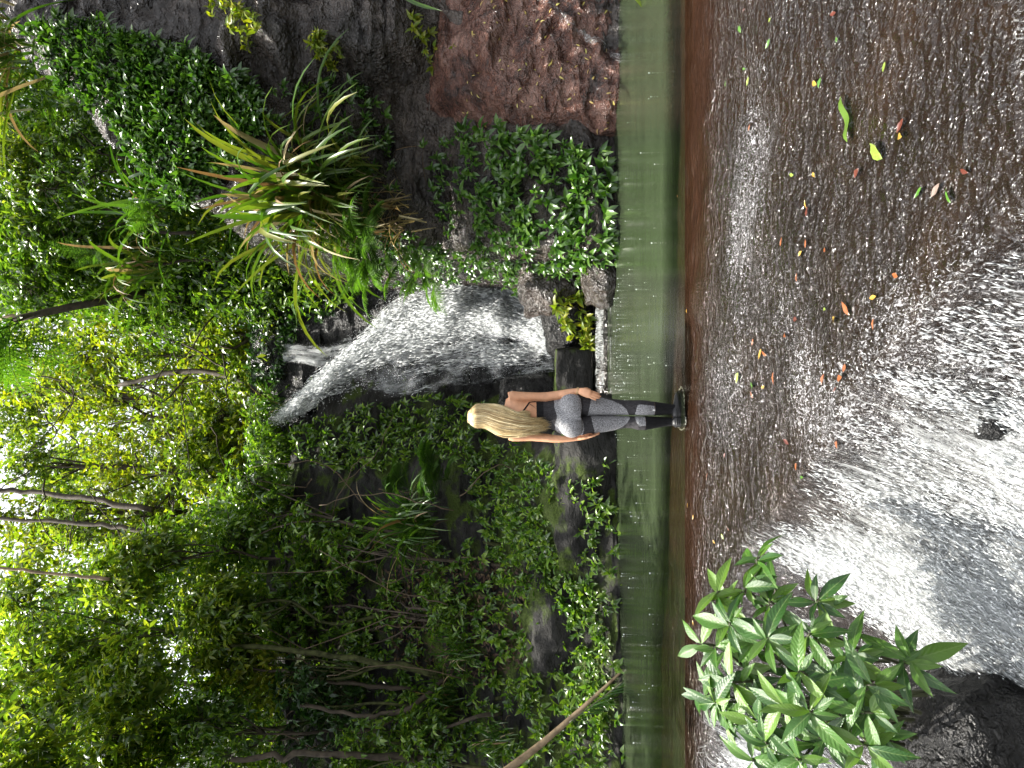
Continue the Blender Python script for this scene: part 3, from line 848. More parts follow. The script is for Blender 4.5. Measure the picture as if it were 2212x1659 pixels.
tag(obj('white_water', mesh_np('white_water', tp_.reshape(-1, 3), Q=grid_quads(60, 14), attrs={'foam': .42 * sstep(1, .4, np.abs(0 * S0 + _tw[None]))},
    uv=np.stack([(np.linspace(0, 2.2, 60)[:, None] + 0 * S0).ravel(), ((0 * S0 + _tw[None]) * .15).ravel()], -1)), M['ww0']), kind='structure')
# foam flecks floating on the pool
n = 170
C = np.stack([np.concatenate([rng.normal(0.35, .7, 90), rng.uniform(-4, 3, 80)]), np.concatenate([9.0 - rng.exponential(.5, 90), rng.uniform(6.4, 8.4, 80)]), np.full(n, POOL_Z + .003)], -1)
V, T = drops(C * [1, 1, 0] + [0, 0, POOL_Z], rng.uniform(.004, .011, len(C)))
tag(obj('foam', mesh_np('foam', V, T, smooth=False), M['drop']), 'white flecks of foam floating on the green pool', 'foam', kind='stuff')

# ------------------------------------------------------------------ small herbs on the rocks
def sprig_mesh(seed, nl, L, W, droop=0.5, lean=0.35):
    r = np.random.default_rng(seed)
    th = np.arange(nl) * 2.399 + r.random() * 6
    tier = np.linspace(0, 1, nl)
    rad = np.stack([np.cos(th), np.sin(th), 0 * th], -1)
    D = rad * (0.95 - 0.45 * tier[:, None]) + np.array([0, 0, 1.0]) * (lean + 0.5 * tier[:, None]) + np.array([0, -droop, 0]) + 0.15 * r.normal(size=(nl, 3))
    P = np.array([0, 0, 1.0]) * (0.02 + 0.05 * tier[:, None]) * L / 0.12
    Nn = np.array([0, 0.35, 1.0]) + 0.25 * r.normal(size=(nl, 3)) + 0 * rad
    k = 0.7 + 0.5 * r.random(nl) * (1 - 0.4 * tier)
    V, T = leaf_batch(P, D, Nn, L * k, W * k)
    mb = MB(); mb.add(V, T)
    mb.tube([(0, -0.02, -0.07), (0, -0.03, -0.02), (0, 0, .05 * L / .12)], [.004, .003, .002], 4)
    return mb.mesh('herb')
SPR = [sprig_mesh(200 + k, 6 + k % 4, 0.13, 0.052) for k in range(9)]
SPRV = []
for me_ in SPR:
    v = np.empty(len(me_.vertices) * 3, np.float32); me_.vertices.foreach_get('co', v)
    lv = np.empty(len(me_.loops), np.int32); me_.loops.foreach_get('vertex_index', lv)
    lt = np.empty(len(me_.polygons), np.int32); me_.polygons.foreach_get('loop_total', lt)
    st = np.concatenate([[0], np.cumsum(lt)[:-1]])
    T_ = np.array([lv[s:s + 3] for s, c in zip(st, lt) if c == 3])
    SPRV.append((v.reshape(-1, 3).astype(float), T_))

def frame(N, up=(0, 0, 1), spin=0.0):
    z = nrm(N); y = np.asarray(up, float); y = nrm(y - z * np.dot(y, z)); x = np.cross(y, z)
    c, s = math.cos(spin), math.sin(spin)
    return np.stack([x * c + y * s, -x * s + y * c, z], 1)

def in_poly(pt, poly):
    x, y = pt; c = False; j = len(poly) - 1
    for i in range(len(poly)):
        if (poly[i][1] > y) != (poly[j][1] > y) and x < (poly[j][0] - poly[i][0]) * (y - poly[i][1]) / (poly[j][1] - poly[i][1]) + poly[i][0]:
            c = not c
        j = i
    return c

def scatter(poly, n, mind, seed, tries=40):
    r = np.random.default_rng(seed)
    p = np.array(poly, float); lo, hi = p.min(0), p.max(0)
    out = []
    cell = {}
    for _ in range(n * tries):
        q = lo + (hi - lo) * r.random(2)
        if not in_poly(q, poly): continue
        key = (int(q[0] / mind), int(q[1] / mind))
        if any((q[0] - s[0]) ** 2 + (q[1] - s[1]) ** 2 < mind * mind for a in (-1, 0, 1) for b in (-1, 0, 1) for s in cell.get((key[0] + a, key[1] + b), ())):
            continue
        cell.setdefault(key, []).append(q); out.append(q)
        if len(out) >= n: break
    return np.array(out)

def herb_frames(rel, pts, seed, smin, smax, updir=0.25):
    r = np.random.default_rng(seed)
    for q in pts:
        P, N = rel.at(q[0], q[1])
        nn = nrm(N * 0.6 + np.array([-0.1, -0.6, updir]) + 0.22 * r.normal(size=3))
        yield P + N * 0.02 + nn * 0.04, frame(nn, spin=r.normal(0, .35)), r.uniform(smin, smax), int(r.integers(9))

def herbs_individual(rel, pts, seed, smin, smax, mat, label, group):
    for P, F, s, k in herb_frames(rel, pts, seed, smin, smax):
        o = bpy.data.objects.new('leafy_herb', SPR[k]); COL.objects.link(o)
        if not SPR[k].materials: SPR[k].materials.append(M['leaf_herb'])
        if mat is not M['leaf_herb']:
            o.material_slots[0].link = 'OBJECT'; o.material_slots[0].material = mat
        m4 = np.eye(4); m4[:3, :3] = F * s; m4[:3, 3] = P
        o.matrix_world = Matrix(m4.tolist())
        tag(o, label, 'herb', group)

def herbs_joined(rel, pts, seed, smin, smax, mat, name, label):
    mb = MB()
    for P, F, s, k in herb_frames(rel, pts, seed, smin, smax):
        V, T = SPRV[k]
        mb.add(P + (V * s) @ F.T, T)
    tag(obj(name, mb.mesh(name), mat), label, 'herbs', kind='stuff')

ptsB = scatter([(1012, 300), (1030, 285), (1180, 300), (1290, 345), (1328, 420), (1328, 590), (1240, 585), (1120, 560), (1020, 500), (995, 380)], 190, 11.5, 1)
herbs_individual(right, ptsB, 11, 1.05, 1.6, M['leaf_herb'], 'glossy green leafy herb drooping from the rock beside the pool, below the strap-leaved clump', 'herbs on the rock below the strap-leaved clump')
ptsC = np.concatenate([scatter([(470, 20), (560, 40), (585, 90), (540, 110), (480, 70)], 22, 10, 2), scatter([(650, 85), (720, 95), (765, 160), (700, 150)], 16, 10, 3),
                       scatter([(890, 40), (960, 90), (1040, 150), (1000, 190), (940, 150), (900, 110)], 30, 11, 4)])
herbs_individual(right, ptsC, 12, 0.75, 1.2, M['leaf_yellow'], 'yellow-green leafy herb hanging from the grey overhanging rock', 'herbs hanging from the grey overhanging rock')
ptsD = scatter([(1255, 970), (1330, 960), (1345, 1250), (1355, 1655), (1220, 1655), (1255, 1420), (1290, 1250)], 60, 15, 5)
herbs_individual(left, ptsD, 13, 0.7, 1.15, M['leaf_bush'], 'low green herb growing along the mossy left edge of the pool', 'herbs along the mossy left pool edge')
ptsA = scatter([(85, 85), (170, 60), (300, 85), (420, 120), (545, 190), (600, 280), (560, 330), (470, 400), (420, 450), (330, 360), (250, 270), (150, 200)], 860, 8, 6)
herbs_joined(right, ptsA, 14, 0.85, 1.45, M['leaf_herb'], 'leaf_carpet', 'dense sunlit carpet of small leaves on the upper right cliff')
ptsA2 = np.concatenate([scatter([(560, 200), (760, 180), (840, 230), (860, 420), (760, 470), (620, 330)], 80, 17, 7), scatter([(930, 320), (1010, 300), (1010, 520), (940, 480)], 26, 15, 8),
                        scatter([(780, 470), (1010, 540), (1040, 600), (900, 640), (800, 600)], 110, 9, 9), scatter([(1010, 520), (1120, 560), (1300, 590), (1310, 640), (1180, 630), (1050, 600)], 90, 8, 15)])
herbs_joined(right, ptsA2, 15, 0.75, 1.2, M['leaf_herb'], 'cliff_herbs', 'scattered leafy herbs on the dark recessed rock of the right cliff')
ptsE = np.concatenate([scatter([(1000, 960), (1130, 955), (1180, 1010), (1190, 1330), (1090, 1230), (1020, 1100)], 170, 9, 10), scatter([(1180, 1000), (1300, 1050), (1300, 1300), (1200, 1280)], 55, 15, 20)])
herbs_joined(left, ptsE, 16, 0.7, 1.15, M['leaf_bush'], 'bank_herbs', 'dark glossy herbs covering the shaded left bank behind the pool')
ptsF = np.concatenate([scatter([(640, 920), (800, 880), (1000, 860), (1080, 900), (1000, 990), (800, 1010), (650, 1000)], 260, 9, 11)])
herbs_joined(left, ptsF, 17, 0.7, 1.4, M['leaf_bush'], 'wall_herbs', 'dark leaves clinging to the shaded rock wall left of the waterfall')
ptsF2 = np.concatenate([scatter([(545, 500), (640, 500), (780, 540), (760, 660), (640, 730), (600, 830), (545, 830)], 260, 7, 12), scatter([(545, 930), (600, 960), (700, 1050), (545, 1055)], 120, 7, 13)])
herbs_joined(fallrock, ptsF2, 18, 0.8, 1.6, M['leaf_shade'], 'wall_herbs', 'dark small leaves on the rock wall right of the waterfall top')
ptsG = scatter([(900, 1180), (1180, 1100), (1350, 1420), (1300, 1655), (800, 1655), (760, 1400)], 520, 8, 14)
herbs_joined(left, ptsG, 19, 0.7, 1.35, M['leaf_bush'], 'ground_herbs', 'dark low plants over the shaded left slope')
# sunny yellow-green plants at the foot of the fall
for k in range(22):
    q = np.array([rng.uniform(1198, 1285), rng.uniform(640, 755)]); q[1] = min(q[1], 650 + (q[0] - 1190) * 1.2)
    o = bpy.data.objects.new('leafy_herb', SPR[k % 9]); COL.objects.link(o)
    o.material_slots[0].link = 'OBJECT'; o.material_slots[0].material = M['leaf_yellow']
    m4 = np.eye(4); m4[:3, :3] = frame(nrm(np.array([0, -.7, .5]) + .3 * rng.normal(size=3)), spin=rng.normal(0, .5)) * rng.uniform(1.0, 1.5); m4[:3, 3] = at(q[0], q[1], 9.75 + 0.2 * rng.random())
    o.matrix_world = Matrix(m4.tolist())
    tag(o, 'sunlit yellow-green herb at the foot of the waterfall behind the ledge', 'herb', 'yellow-green herbs at the foot of the waterfall')

# leaf litter on the left slope and bits on the red boulder
M['litter'] = leaf_mat('litter', [(0.05, 0.025, 0.016), (0.08, 0.045, 0.026), (0.035, 0.018, 0.012), (0.16, 0.11, 0.05)], 0.7, 0.1, tint=(1, 1, 1))
pts = scatter([(820, 1230), (960, 1200), (1150, 1230), (1170, 1420), (1040, 1480), (860, 1420)], 1500, 3, 30, 12)
P, N = left.at(pts[:, 0], pts[:, 1])
n = len(P)
V, T = leaf_batch(P + N * .015, np.cross(N, rdir(n)) + .2 * rdir(n), N + .5 * rdir(n), rng.uniform(.05, .11, n), rng.uniform(.02, .045, n))
tag(obj('leaf_litter', mesh_np('leaf_litter', V, T), M['litter']), 'brown leaf litter lying on the shaded left slope', 'leaf litter', kind='stuff')

# small yellow leaves stuck to the red boulder
_q = np.stack([rng.uniform(1000, 1335, 90), rng.uniform(-20, 280, 90)], -1)
_Pw, _Nw = redrock.at(_q[:, 0], _q[:, 1])
V, T = leaf_batch(_Pw + _Nw * .012, np.cross(_Nw, rdir(90)), _Nw + .3 * rdir(90), rng.uniform(.04, .08, 90), rng.uniform(.012, .025, 90))
M['litter_yellow'] = leaf_mat('litter_yellow', [(.45, .36, .08), (.38, .25, .08), (.5, .45, .12)], .5, .15, tint=(1, 1, 1))
tag(obj('leaf_litter', mesh_np('leaf_litter', V, T), M['litter_yellow']), 'small yellow leaves stuck to the red-brown rock face', 'leaf litter', kind='stuff')

# ------------------------------------------------------------------ strap-leaved clumps
def blade_mesh(name, seed, elev, L, W, droop, seg=9, kink=False):
    r = np.random.default_rng(seed)
    d = np.array([math.cos(elev), 0, math.sin(elev)]); p = np.zeros(3); pts = [p.copy()]
    side = r.normal(0, .05)
    for k in range(seg):
        t = (k + 1) / seg
        d = nrm(d + np.array([0, side, -droop * (0.4 + 1.2 * t)]) / seg * 2)
        if kink and k == seg - 4: d = nrm(d + np.array([0.2, r.normal(0, .3), -1.6]))
        p = p + d * L / seg; pts.append(p.copy())
    pts = np.array(pts); tg = nrm(np.gradient(pts, axis=0)); sd = nrm(np.cross(tg, [0, 0, 1.0]) + [0, 1e-3, 0]); up = np.cross(sd, tg)
    tw = np.linspace(0, r.normal(0, .5), seg + 1)[:, None]
    s2 = sd * np.cos(tw) + up * np.sin(tw)
    t = np.linspace(0, 1, seg + 1)
    w = W * np.interp(t, [0, .15, .5, .85, 1], [.55, .8, 1, .6, .03])[:, None]
    V = np.stack([pts - s2 * w / 2 + up * w * .18, pts, pts + s2 * w / 2 + up * w * .18], 1).reshape(-1, 3)
    return mesh_np(name, V, Q=grid_quads(seg + 1, 3))
BL = {}
for kind, W, Ls in (('wide', 0.040, 1.0), ('thin', 0.022, 1.0)):
    BL[kind] = [blade_mesh('blade', 300 + k, R(e), Ls, W * (.8 + .1 * (k % 4)), dr, kink=(k % 5 == 3)) for k, (e, dr) in enumerate(
        [(20, .7), (35, .8), (50, .8), (60, 1.0), (70, .7), (78, .9), (85, 1.1), (65, 1.4), (45, 1.3), (75, 1.7), (30, .3), (55, .5), (68, .4), (82, .5)])]
def clump(label, base, n, Lr, kind, mat, az0, azs, seed, dry=0.0, spread=0.12, emin=0, group=None, dead=None, tilt=None, name='strap_leaf_clump'):
    r = np.random.default_rng(seed)
    t = thing(name, label, 'plant', tuple(base), group=group)
    for k in range(n):
        me = BL[kind][int(r.integers(emin, 14))]
        o = bpy.data.objects.new('blade', me); COL.objects.link(o); o.parent = t
        if not me.materials: me.materials.append(M['blade'])
        o.location = tuple(r.normal(0, spread, 3) * [1, .6, .7])
        L = r.uniform(*Lr)
        o.scale = (L, L if kind == 'wide' else 1.0 + 0.3 * L, L)
        o.rotation_euler = (r.normal(0, .12), r.normal(0, .12), az0 + r.normal(0, azs))
        o.material_slots[0].link = 'OBJECT'
        o.material_slots[0].material = M['blade_dry'] if r.random() < dry else mat
    return t
HP = math.pi / 2
c1 = clump('huge clump of long arching strap leaves, some dry, hanging on the right cliff', right.at(735, 425)[0] + [0, -.25, 0], 290, (1.0, 2.1), 'wide', M['blade'], -HP - 0.6, 1.25, 1, 0.16, 0.24)
clump('clump of broad glossy strap leaves low on the right cliff over the dark recess', right.at(810, 385)[0] + [0, -.25, 0], 40, (0.6, 1.1), 'wide', M['blade'], -HP + .3, .8, 2, 0.1, .15)
clump('dark green strap-leaved clump on the shaded left bank', left.at(930, 1125)[0] + [0, -.3, 0], 130, (0.65, 1.35), 'wide', M['blade_dark'], -HP, 1.3, 3, 0.06, .12)
clump('strap-leaved clump with drooping pale blades at the top of the right cliff', at(25, 110, 9.6), 90, (0.9, 1.7), 'wide', M['blade'], -HP - .6, 1.2, 4, 0.25, .25)
clump('dark strap-leaved clump behind the leaf carpet on the right cliff', at(350, 455, 11.0), 60, (0.8, 1.4), 'wide', M['blade_dark'], -HP - .4, 1.3, 5, 0.05, .15)
clump('pale drooping strap leaves between the ferns on the right cliff', at(340, 575, 11.6), 40, (0.9, 1.6), 'wide', M['blade'], -HP - .8, .9, 6, 0.15, .15)
clump('spiky dark clump standing at the lip of the waterfall', at(612, 872, 14.6), 60, (0.6, 1.05), 'thin', M['blade_dark'], -HP, 1.8, 7, 0.1, .06, emin=2)
for k, (a, b, Yq, lab) in enumerate(((980, 1500, 10.2, 'fine grassy tuft on the dark left slope between the thin trunks'), (1090, 1590, 9.7, 'fine grassy tuft on the dark left slope above the fallen palm frond'), (1010, 1395, 10.5, 'fine grassy tuft on the left slope beside the leaf litter'))):
    clump(lab, left.at(a, b)[0] + [0, -.15, 0], 70, (0.4, 0.75), 'thin', M['blade_dark'], -HP, 1.4, 20 + k, 0.05, .1, name='grass_tuft')
# dead hanging skirt under the big clump
clump('brown dead strap leaves hanging under the big clump on the right cliff', right.at(880, 470)[0] + [0, -.2, 0.1], 60, (0.5, 0.9), 'thin', M['blade_dry'], -HP - .6, 1.0, 9, 1.0, .22, name='dead_leaf_skirt')

# ------------------------------------------------------------------ ferns
def frond_mesh(name, seed, elev, L, droop, width=.27, npin=19):
    r = np.random.default_rng(seed)
    seg = 14
    d = np.array([math.cos(elev), 0, math.sin(elev)]); p = np.zeros(3); pts = [p.copy()]
    for k in range(seg):
        d = nrm(d + np.array([0, 0, -droop * 1.8 * (.3 + k / seg) / seg])); p = p + d * L / seg; pts.append(p.copy())
    pts = np.array(pts); mb = MB(); mb.tube(pts, np.linspace(.007, .002, seg + 1) * L, 4)
    c = spline(pts, npin + 4)[3:-1]; tg = nrm(np.gradient(c, axis=0)); sd = nrm(np.cross(tg, [0, 0, 1.0])); up = np.cross(sd, tg)
    tt = np.linspace(0, 1, len(c))
    wl = L * width * np.interp(tt, [0, .2, .45, 1], [.55, .95, 1, .08])
    Ps, Ds, Ns, Ls, Ws = [], [], [], [], []
    for s in (-1, 1):
        for i in range(len(c)):
            dr = nrm(sd[i] * s + tg[i] * .45 - up[i] * .15 + .05 * r.normal(size=3))
            m_ = max(4, int(9 * wl[i] / wl.max()))
            for j in range(m_):
                f = (j + .4) / m_
                pp = c[i] + dr * wl[i] * f - up[i] * wl[i] * .18 * f * f
                for q in (-1, 1):
                    pl = nrm(np.cross(dr, up[i])) * q
                    Ps.append(pp); Ds.append(pl * .8 + dr * .6); Ns.append(up[i]); k_ = wl[i] * .15 * (1 - .7 * f); Ls.append(k_); Ws.append(k_ * .6)
            Ps.append(c[i]); Ds.append(dr); Ns.append(up[i]); Ls.append(wl[i]); Ws.append(.012 * L)
    V, T = leaf_batch(Ps, Ds, Ns, Ls, Ws, LEAF_LO); mb.add(V, T)
    return mb.mesh(name)
FR = [frond_mesh('frond', 400 + k, R(e), 1.0, dr) for k, (e, dr) in enumerate([(10, .9), (30, 1.1), (50, 1.3), (65, 1.2), (-10, .7), (40, .6)])]
for f in FR: f.materials.append(M['fern'])
def fern(label, base, n, Lr, mat, az0, azs, seed, pick=(0, 6), name='fern', spread=.05, trunk=None):
    r = np.random.default_rng(seed)
    t = thing(name, label, 'fern', tuple(base))
    for k in range(n):
        o = bpy.data.objects.new('frond', FR[int(r.integers(*pick))]); COL.objects.link(o); o.parent = t
        o.location = tuple(r.normal(0, spread, 3)); L = r.uniform(*Lr); o.scale = (L, L, L)
        o.rotation_euler = (r.normal(0, .25), r.normal(0, .15), az0 + (azs * (2 * (k + .5) / n - 1)) + r.normal(0, .1))
        o.material_slots[0].link = 'OBJECT'; o.material_slots[0].material = mat
    return t
fern('bright green fern below the big strap-leaved clump', at(800, 490, 9.75), 14, (.6, .95), M['fern'], -HP - .6, 1.5, 1)
fern('bright lacy fern hanging over the waterfall from the right cliff', at(820, 548, 9.85), 20, (.6, 1.05), M['fern'], -HP - .9, 1.5, 2, spread=.14)
fern('small fern fringe beside the waterfall mist under the lacy fern', at(920, 575, 10.0), 14, (.45, .75), M['fern'], -HP - 1.0, 1.1, 3, spread=.12)
fern('pale fern between the leaf carpet and the big strap-leaved clump', at(335, 455, 10.6), 5, (.5, .75), M['fern'], -HP, .9, 4)
fern('pale fern on the slope above the right cliff', at(230, 545, 11.8), 7, (.6, .9), M['fern'], -HP - .6, 1.0, 5)
fern('dark green fern arching beside the dark rock on the left bank', left.at(985, 1010)[0] + [-.1, -.5, .1], 7, (.7, 1.1), M['fern_dark'], -.9, 1.0, 6, (1, 4))
fern('fern growing through the dark strap-leaved clump', left.at(900, 1050)[0] + [0, -.35, .1], 5, (.6, .9), M['fern_dark'], -.8, .9, 7, (1, 4))
tf = fern('tree fern with big sunlit fronds hanging high above the waterfall', at(30, 690, 12.6), 9, (1.6, 2.3), M['fern'], -HP - 1.2, 1.6, 8, (0, 3), name='tree_fern')
mb = MB(); _p0 = at(30, 690, 12.6); mb.tube([(0, 0, 0), (.25, .3, -.8), (.6, .9, -2)], [.06, .07, .08], 8)
obj('trunk', mb.mesh('trunk'), M['bark'], tf)

# ------------------------------------------------------------------ trees and shrubs
def crown_mesh(blobs, tips, L, W, seed, tmpl=LEAF_MID, gap=0.0, whorl=(4, 8), twigs=None):
    r = np.random.default_rng(seed)
    tot = sum(b[1][0] * b[1][1] * b[1][2] for b in blobs) ** 1
    vol = np.array([(b[1][0] * b[1][1] * b[1][2]) ** .67 for b in blobs]); vol = vol / vol.sum()
    Ps, Ds, Ns, Ls, Ws = [], [], [], [], []
    for b, f in zip(blobs, vol):
        c, rad = np.array(b[0]), np.array(b[1])
        n = int(tips * f)
        u = rdir(n, r); rr = r.random(n)[:, None] ** .42
        p = c + u * rr * rad
        if gap: 
            k = fbm(p * 1.1 / max(rad) * 1.6 + seed, 3, seed) > -gap + .0
            keep = fbm(p * 2.0 / max(rad) + seed, 3, seed) > -0.12
            p, u = p[keep], u[keep]
        n = len(p)
        ax = nrm(u * .8 + np.array([0, 0, .5]) + .5 * r.normal(size=(n, 3)))
        m_ = r.integers(*whorl, n)
        for j in range(whorl[1] - 1):
            s = m_ > j
            k = s.sum()
            rd = rdir(k, r); rd = nrm(rd - ax[s] * (rd * ax[s]).sum(1, keepdims=True))
            D = nrm(rd * .9 + ax[s] * .45 + np.array([0, 0, -.3]))
            Ps.append(p[s] - ax[s] * (.25 * L * j / 6)); Ds.append(D); Ns.append(ax[s] + np.array([0, 0, .6]) + .35 * r.normal(size=(k, 3)))
            kk = r.uniform(.6, 1.15, k); Ls.append(L * kk); Ws.append(W * kk)
        if twigs is not None:
            for i in r.permutation(n)[:int(n * .35)]:
                mid = (c * .35 + p[i] * .65) + r.normal(0, .06, 3)
                twigs.tube([c + (p[i] - c) * .15, mid, p[i]], [.006, .004, .0025], 3, False)
    V, T = leaf_batch(np.concatenate(Ps), np.concatenate(Ds), np.concatenate(Ns), np.concatenate(Ls), np.concatenate(Ws), tmpl)
    return mesh_np('crown', V, T)

def tree(name, label, base, top, blobs, tips, L, mat, seed, r0=.05, bark='bark', tmpl=LEAF_MID, group=None, cat='tree', gap=.1, W=None):
    r = np.random.default_rng(seed + 999)
    base = np.array(base, float)
    bl = [(np.array(b[0]) - base, b[1]) for b in blobs]
    t = thing(name, label, cat, tuple(base), group=group)
    mb = MB()
    tp = np.array(top) - base
    pth = np.stack([np.zeros(3), tp * .33 + r.normal(0, .12, 3), tp * .66 + r.normal(0, .15, 3), tp])
    sp = spline(pth, 14); mb.tube(sp, np.linspace(r0, r0 * .35, 14), 7)
    for c, rad in bl:
        s = sp[int(r.integers(6, 13))]
        mb.tube(spline([s, (s + c) / 2 + r.normal(0, .12, 3), c, c + r.normal(0, .3, 3) * rad], 8), np.linspace(r0 * .45, .006, 8), 5)
    cm = crown_mesh(bl, tips, L, W or L * .36, seed, tmpl, gap, twigs=mb)
    obj('trunk', mb.mesh('trunk'), M[bark], t)
    obj('crown', cm, mat, t)
    return t

def blobset(c, rad, k, seed, f=.62):
    r = np.random.default_rng(seed)
    out = []
    for i in range(k):
        o = rdir(1, r)[0] * np.array(rad) * (0.35 + .45 * r.random())
        out.append((np.array(c) + o, tuple(np.array(rad) * f * r.uniform(.75, 1.15))))
    return out

LT = [ # crown centre in the photo, depth, radii, material, tips, leaf length, label
 (300, 1225, 11.3, (.75, .8, .95), 'leaf_bright', 250, .16, 'sunlit yellow-green shrub crown on the left bank beside the hanging vine'),
 (425, 1330, 11.2, (1.0, .8, .95), 'leaf_bright', 320, .16, 'leafy bright green shrub in front of the shaded left bank trees'),
 (520, 1130, 12.2, (.95, .8, 1.0), 'leaf_bush', 300, .15, 'mid-green shrub above the dark rock wall left of the waterfall'),
 (660, 1170, 11.8, (.95, .7, .9), 'leaf_bush', 230, .14, 'thin green shrub hanging over the dark strap-leaved clump'),
 (780, 1180, 11.2, (.5, .5, .55), 'leaf_bush', 110, .13, 'small pale-leaved shrub just above the dark strap-leaved clump'),
 (140, 1390, 12.2, (1.5, 1, 1.3), 'leaf_bright', 420, .17, 'tall yellow-green leafy tree high on the left bank'),
 (40, 1560, 10.6, (1.3, 1, 1.3), 'leaf_bright', 360, .17, 'sunlit tree with broad leaves at the far upper left'),
 (270, 1560, 10.6, (1.1, 1, 1.0), 'leaf_bright', 300, .17, 'broad leaved sunlit tree over the shaded thin trunks'),
 (470, 1585, 10.7, (.9, .8, .9), 'leaf_bush', 240, .15, 'green tree with glossy leaves among the thin left bank trunks'),
 (540, 1450, 11.2, (.6, .5, .8), 'leaf_yellow', 170, .14, 'yellowing shrub among the thin trunks of the left bank'),
 (620, 1320, 11.8, (1.0, .7, .8), 'leaf_bush', 190, .14, 'open twiggy shrub between the leaf litter and the bright shrubs'),
 (700, 1540, 11.2, (1.1, .7, .9), 'leaf_shade', 200, .14, 'dark shaded shrub behind the thin trunks of the left bank'),
 (900, 1560, 10.2, (.8, .5, .55), 'leaf_bush', 150, .12, 'low green shrub behind the fallen palm stalk'),
 (800, 1640, 10.2, (.7, .5, .7), 'leaf_bush', 150, .13, 'leafy shrub beside the black trunk of the left slope'),
 (760, 1330, 11.4, (.9, .5, .6), 'leaf_bush', 170, .13, 'green shrub spreading over the top of the leaf litter'),
 (960, 1300, 10.6, (.6, .4, .4), 'leaf_bush', 90, .12, 'small green shrub in the middle of the leaf litter'),
 (850, 1330, 11.2, (.5, .4, .4), 'leaf_bush', 60, .12, 'small pale-flowered sapling over the leaf litter'),
]
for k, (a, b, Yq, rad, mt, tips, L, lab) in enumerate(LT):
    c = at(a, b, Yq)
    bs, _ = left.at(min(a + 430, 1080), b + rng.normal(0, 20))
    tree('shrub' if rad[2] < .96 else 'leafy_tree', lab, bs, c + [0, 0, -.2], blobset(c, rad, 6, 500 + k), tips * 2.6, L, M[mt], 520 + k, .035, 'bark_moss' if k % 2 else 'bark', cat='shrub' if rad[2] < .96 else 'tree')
RT = [
 (585, 960, 14.3, (.9, .5, .5), 'leaf_bush', 220, .13, 'green shrub hiding the rock lip left of the waterfall top'),
 (600, 1040, 13.4, (.9, .5, .6), 'leaf_bush', 240, .13, 'dark leafy shrub over the rock wall left of the waterfall top'),
 (590, 830, 15.2, (.7, .4, .35), 'leaf_bright', 120, .13, 'low bright shrub beside the spiky clump at the waterfall lip'),
 (585, 700, 15.2, (.9, .4, .45), 'leaf_bright', 180, .13, 'low bright shrub right of the side stream at the waterfall lip'),
 (560, 600, 14.6, (.9, .5, .7), 'leaf_bush', 240, .13, 'leafy shrub between the right cliff and the side stream'),
 (110, 470, 12.4, (1.2, .9, 1.1), 'leaf_bush', 330, .15, 'green leafy tree on top of the right cliff'),
 (215, 560, 13.0, (1.0, .8, .9), 'leaf_bush', 260, .15, 'glossy shrub above the ferns at the top of the right cliff'),
 (60, 370, 12.2, (1.0, .8, .8), 'leaf_bright', 220, .15, 'sunlit shrub behind the pale strap leaves on the right cliff top'),
 (330, 650, 14.6, (1.0, .8, .9), 'leaf_bush', 250, .16, 'shaded shrub above the right side of the waterfall'),
 (30, 560, 13.2, (1.2, .9, 1.0), 'leaf_bush', 260, .16, 'tree crown behind the right cliff beside the tree fern'),
 (480, 640, 14.8, (.9, .7, .9), 'leaf_shade', 260, .14, 'dark shrub on the rock right of the waterfall top'),
 (180, 330, 11.8, (.9, .6, .7), 'leaf_bush', 200, .13, 'shaded shrub just above the sunlit leaf carpet'),
]
for k, (a, b, Yq, rad, mt, tips, L, lab) in enumerate(RT):
    c = at(a, b, Yq)
    bs = c + np.array([rng.normal(0, .3), .8, -2.2])
    tree('shrub' if rad[2] < .96 else 'leafy_tree', lab, bs, c + [0, 0, -.2], blobset(c, rad, 6, 600 + k), tips * 2.6, L, M[mt], 620 + k, .035, cat='shrub' if rad[2] < .96 else 'tree')
# forest behind the fall
BT = [(390, 770, 18, 2.0), (300, 900, 20, 2.3), (470, 900, 17.5, 1.7), (520, 720, 16.6, 1.3), (340, 1030, 19, 2.0), (470, 1050, 17.0, 1.6), (180, 720, 20, 2.4),
      (210, 850, 22, 2.4), (60, 790, 22, 3.0), (55, 880, 27, 2.3), (260, 640, 18, 2), (420, 650, 17, 1.3), (330, 1150, 18.5, 1.8), (120, 1330, 20, 2.3),
      (20, 1450, 22, 3), (330, 960, 30, 3.4), (300, 1090, 26, 2.6), (440, 980, 24, 2.6), (420, 820, 26, 3), (530, 1000, 16.4, 1.1), (560, 800, 16.2, .9), (240, 1230, 23, 2.2), (120, 640, 26, 4), (150, 1010, 34, 2.2), (110, 1000, 21, 1.5), (70, 1150, 21, 1.7), (170, 1110, 19, 1.3)]
for k, (a, b, Yq, rr) in enumerate(BT):
    c = at(a, b, Yq)
    gx, gy = c[0] + rng.normal(0, .5), Yq + rng.normal(0, .4)
    bs = np.array([gx, gy, float(hill_z(np.array(gx), np.array(gy))) - .15])
    if c[2] - bs[2] < 1.0: bs[2] = c[2] - 1.6
    yl = k % 3 == 1
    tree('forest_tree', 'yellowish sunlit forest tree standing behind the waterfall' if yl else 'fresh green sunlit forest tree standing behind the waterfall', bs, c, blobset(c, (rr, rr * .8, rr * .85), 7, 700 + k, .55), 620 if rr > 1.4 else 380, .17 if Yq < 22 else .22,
         M['leaf_yellow' if k % 3 == 1 else 'leaf_bright'], 730 + k, .10, 'bark', LEAF_LO, 'yellowish forest trees behind the waterfall' if yl else 'fresh green forest trees behind the waterfall', W=.085 if Yq < 22 else .11)
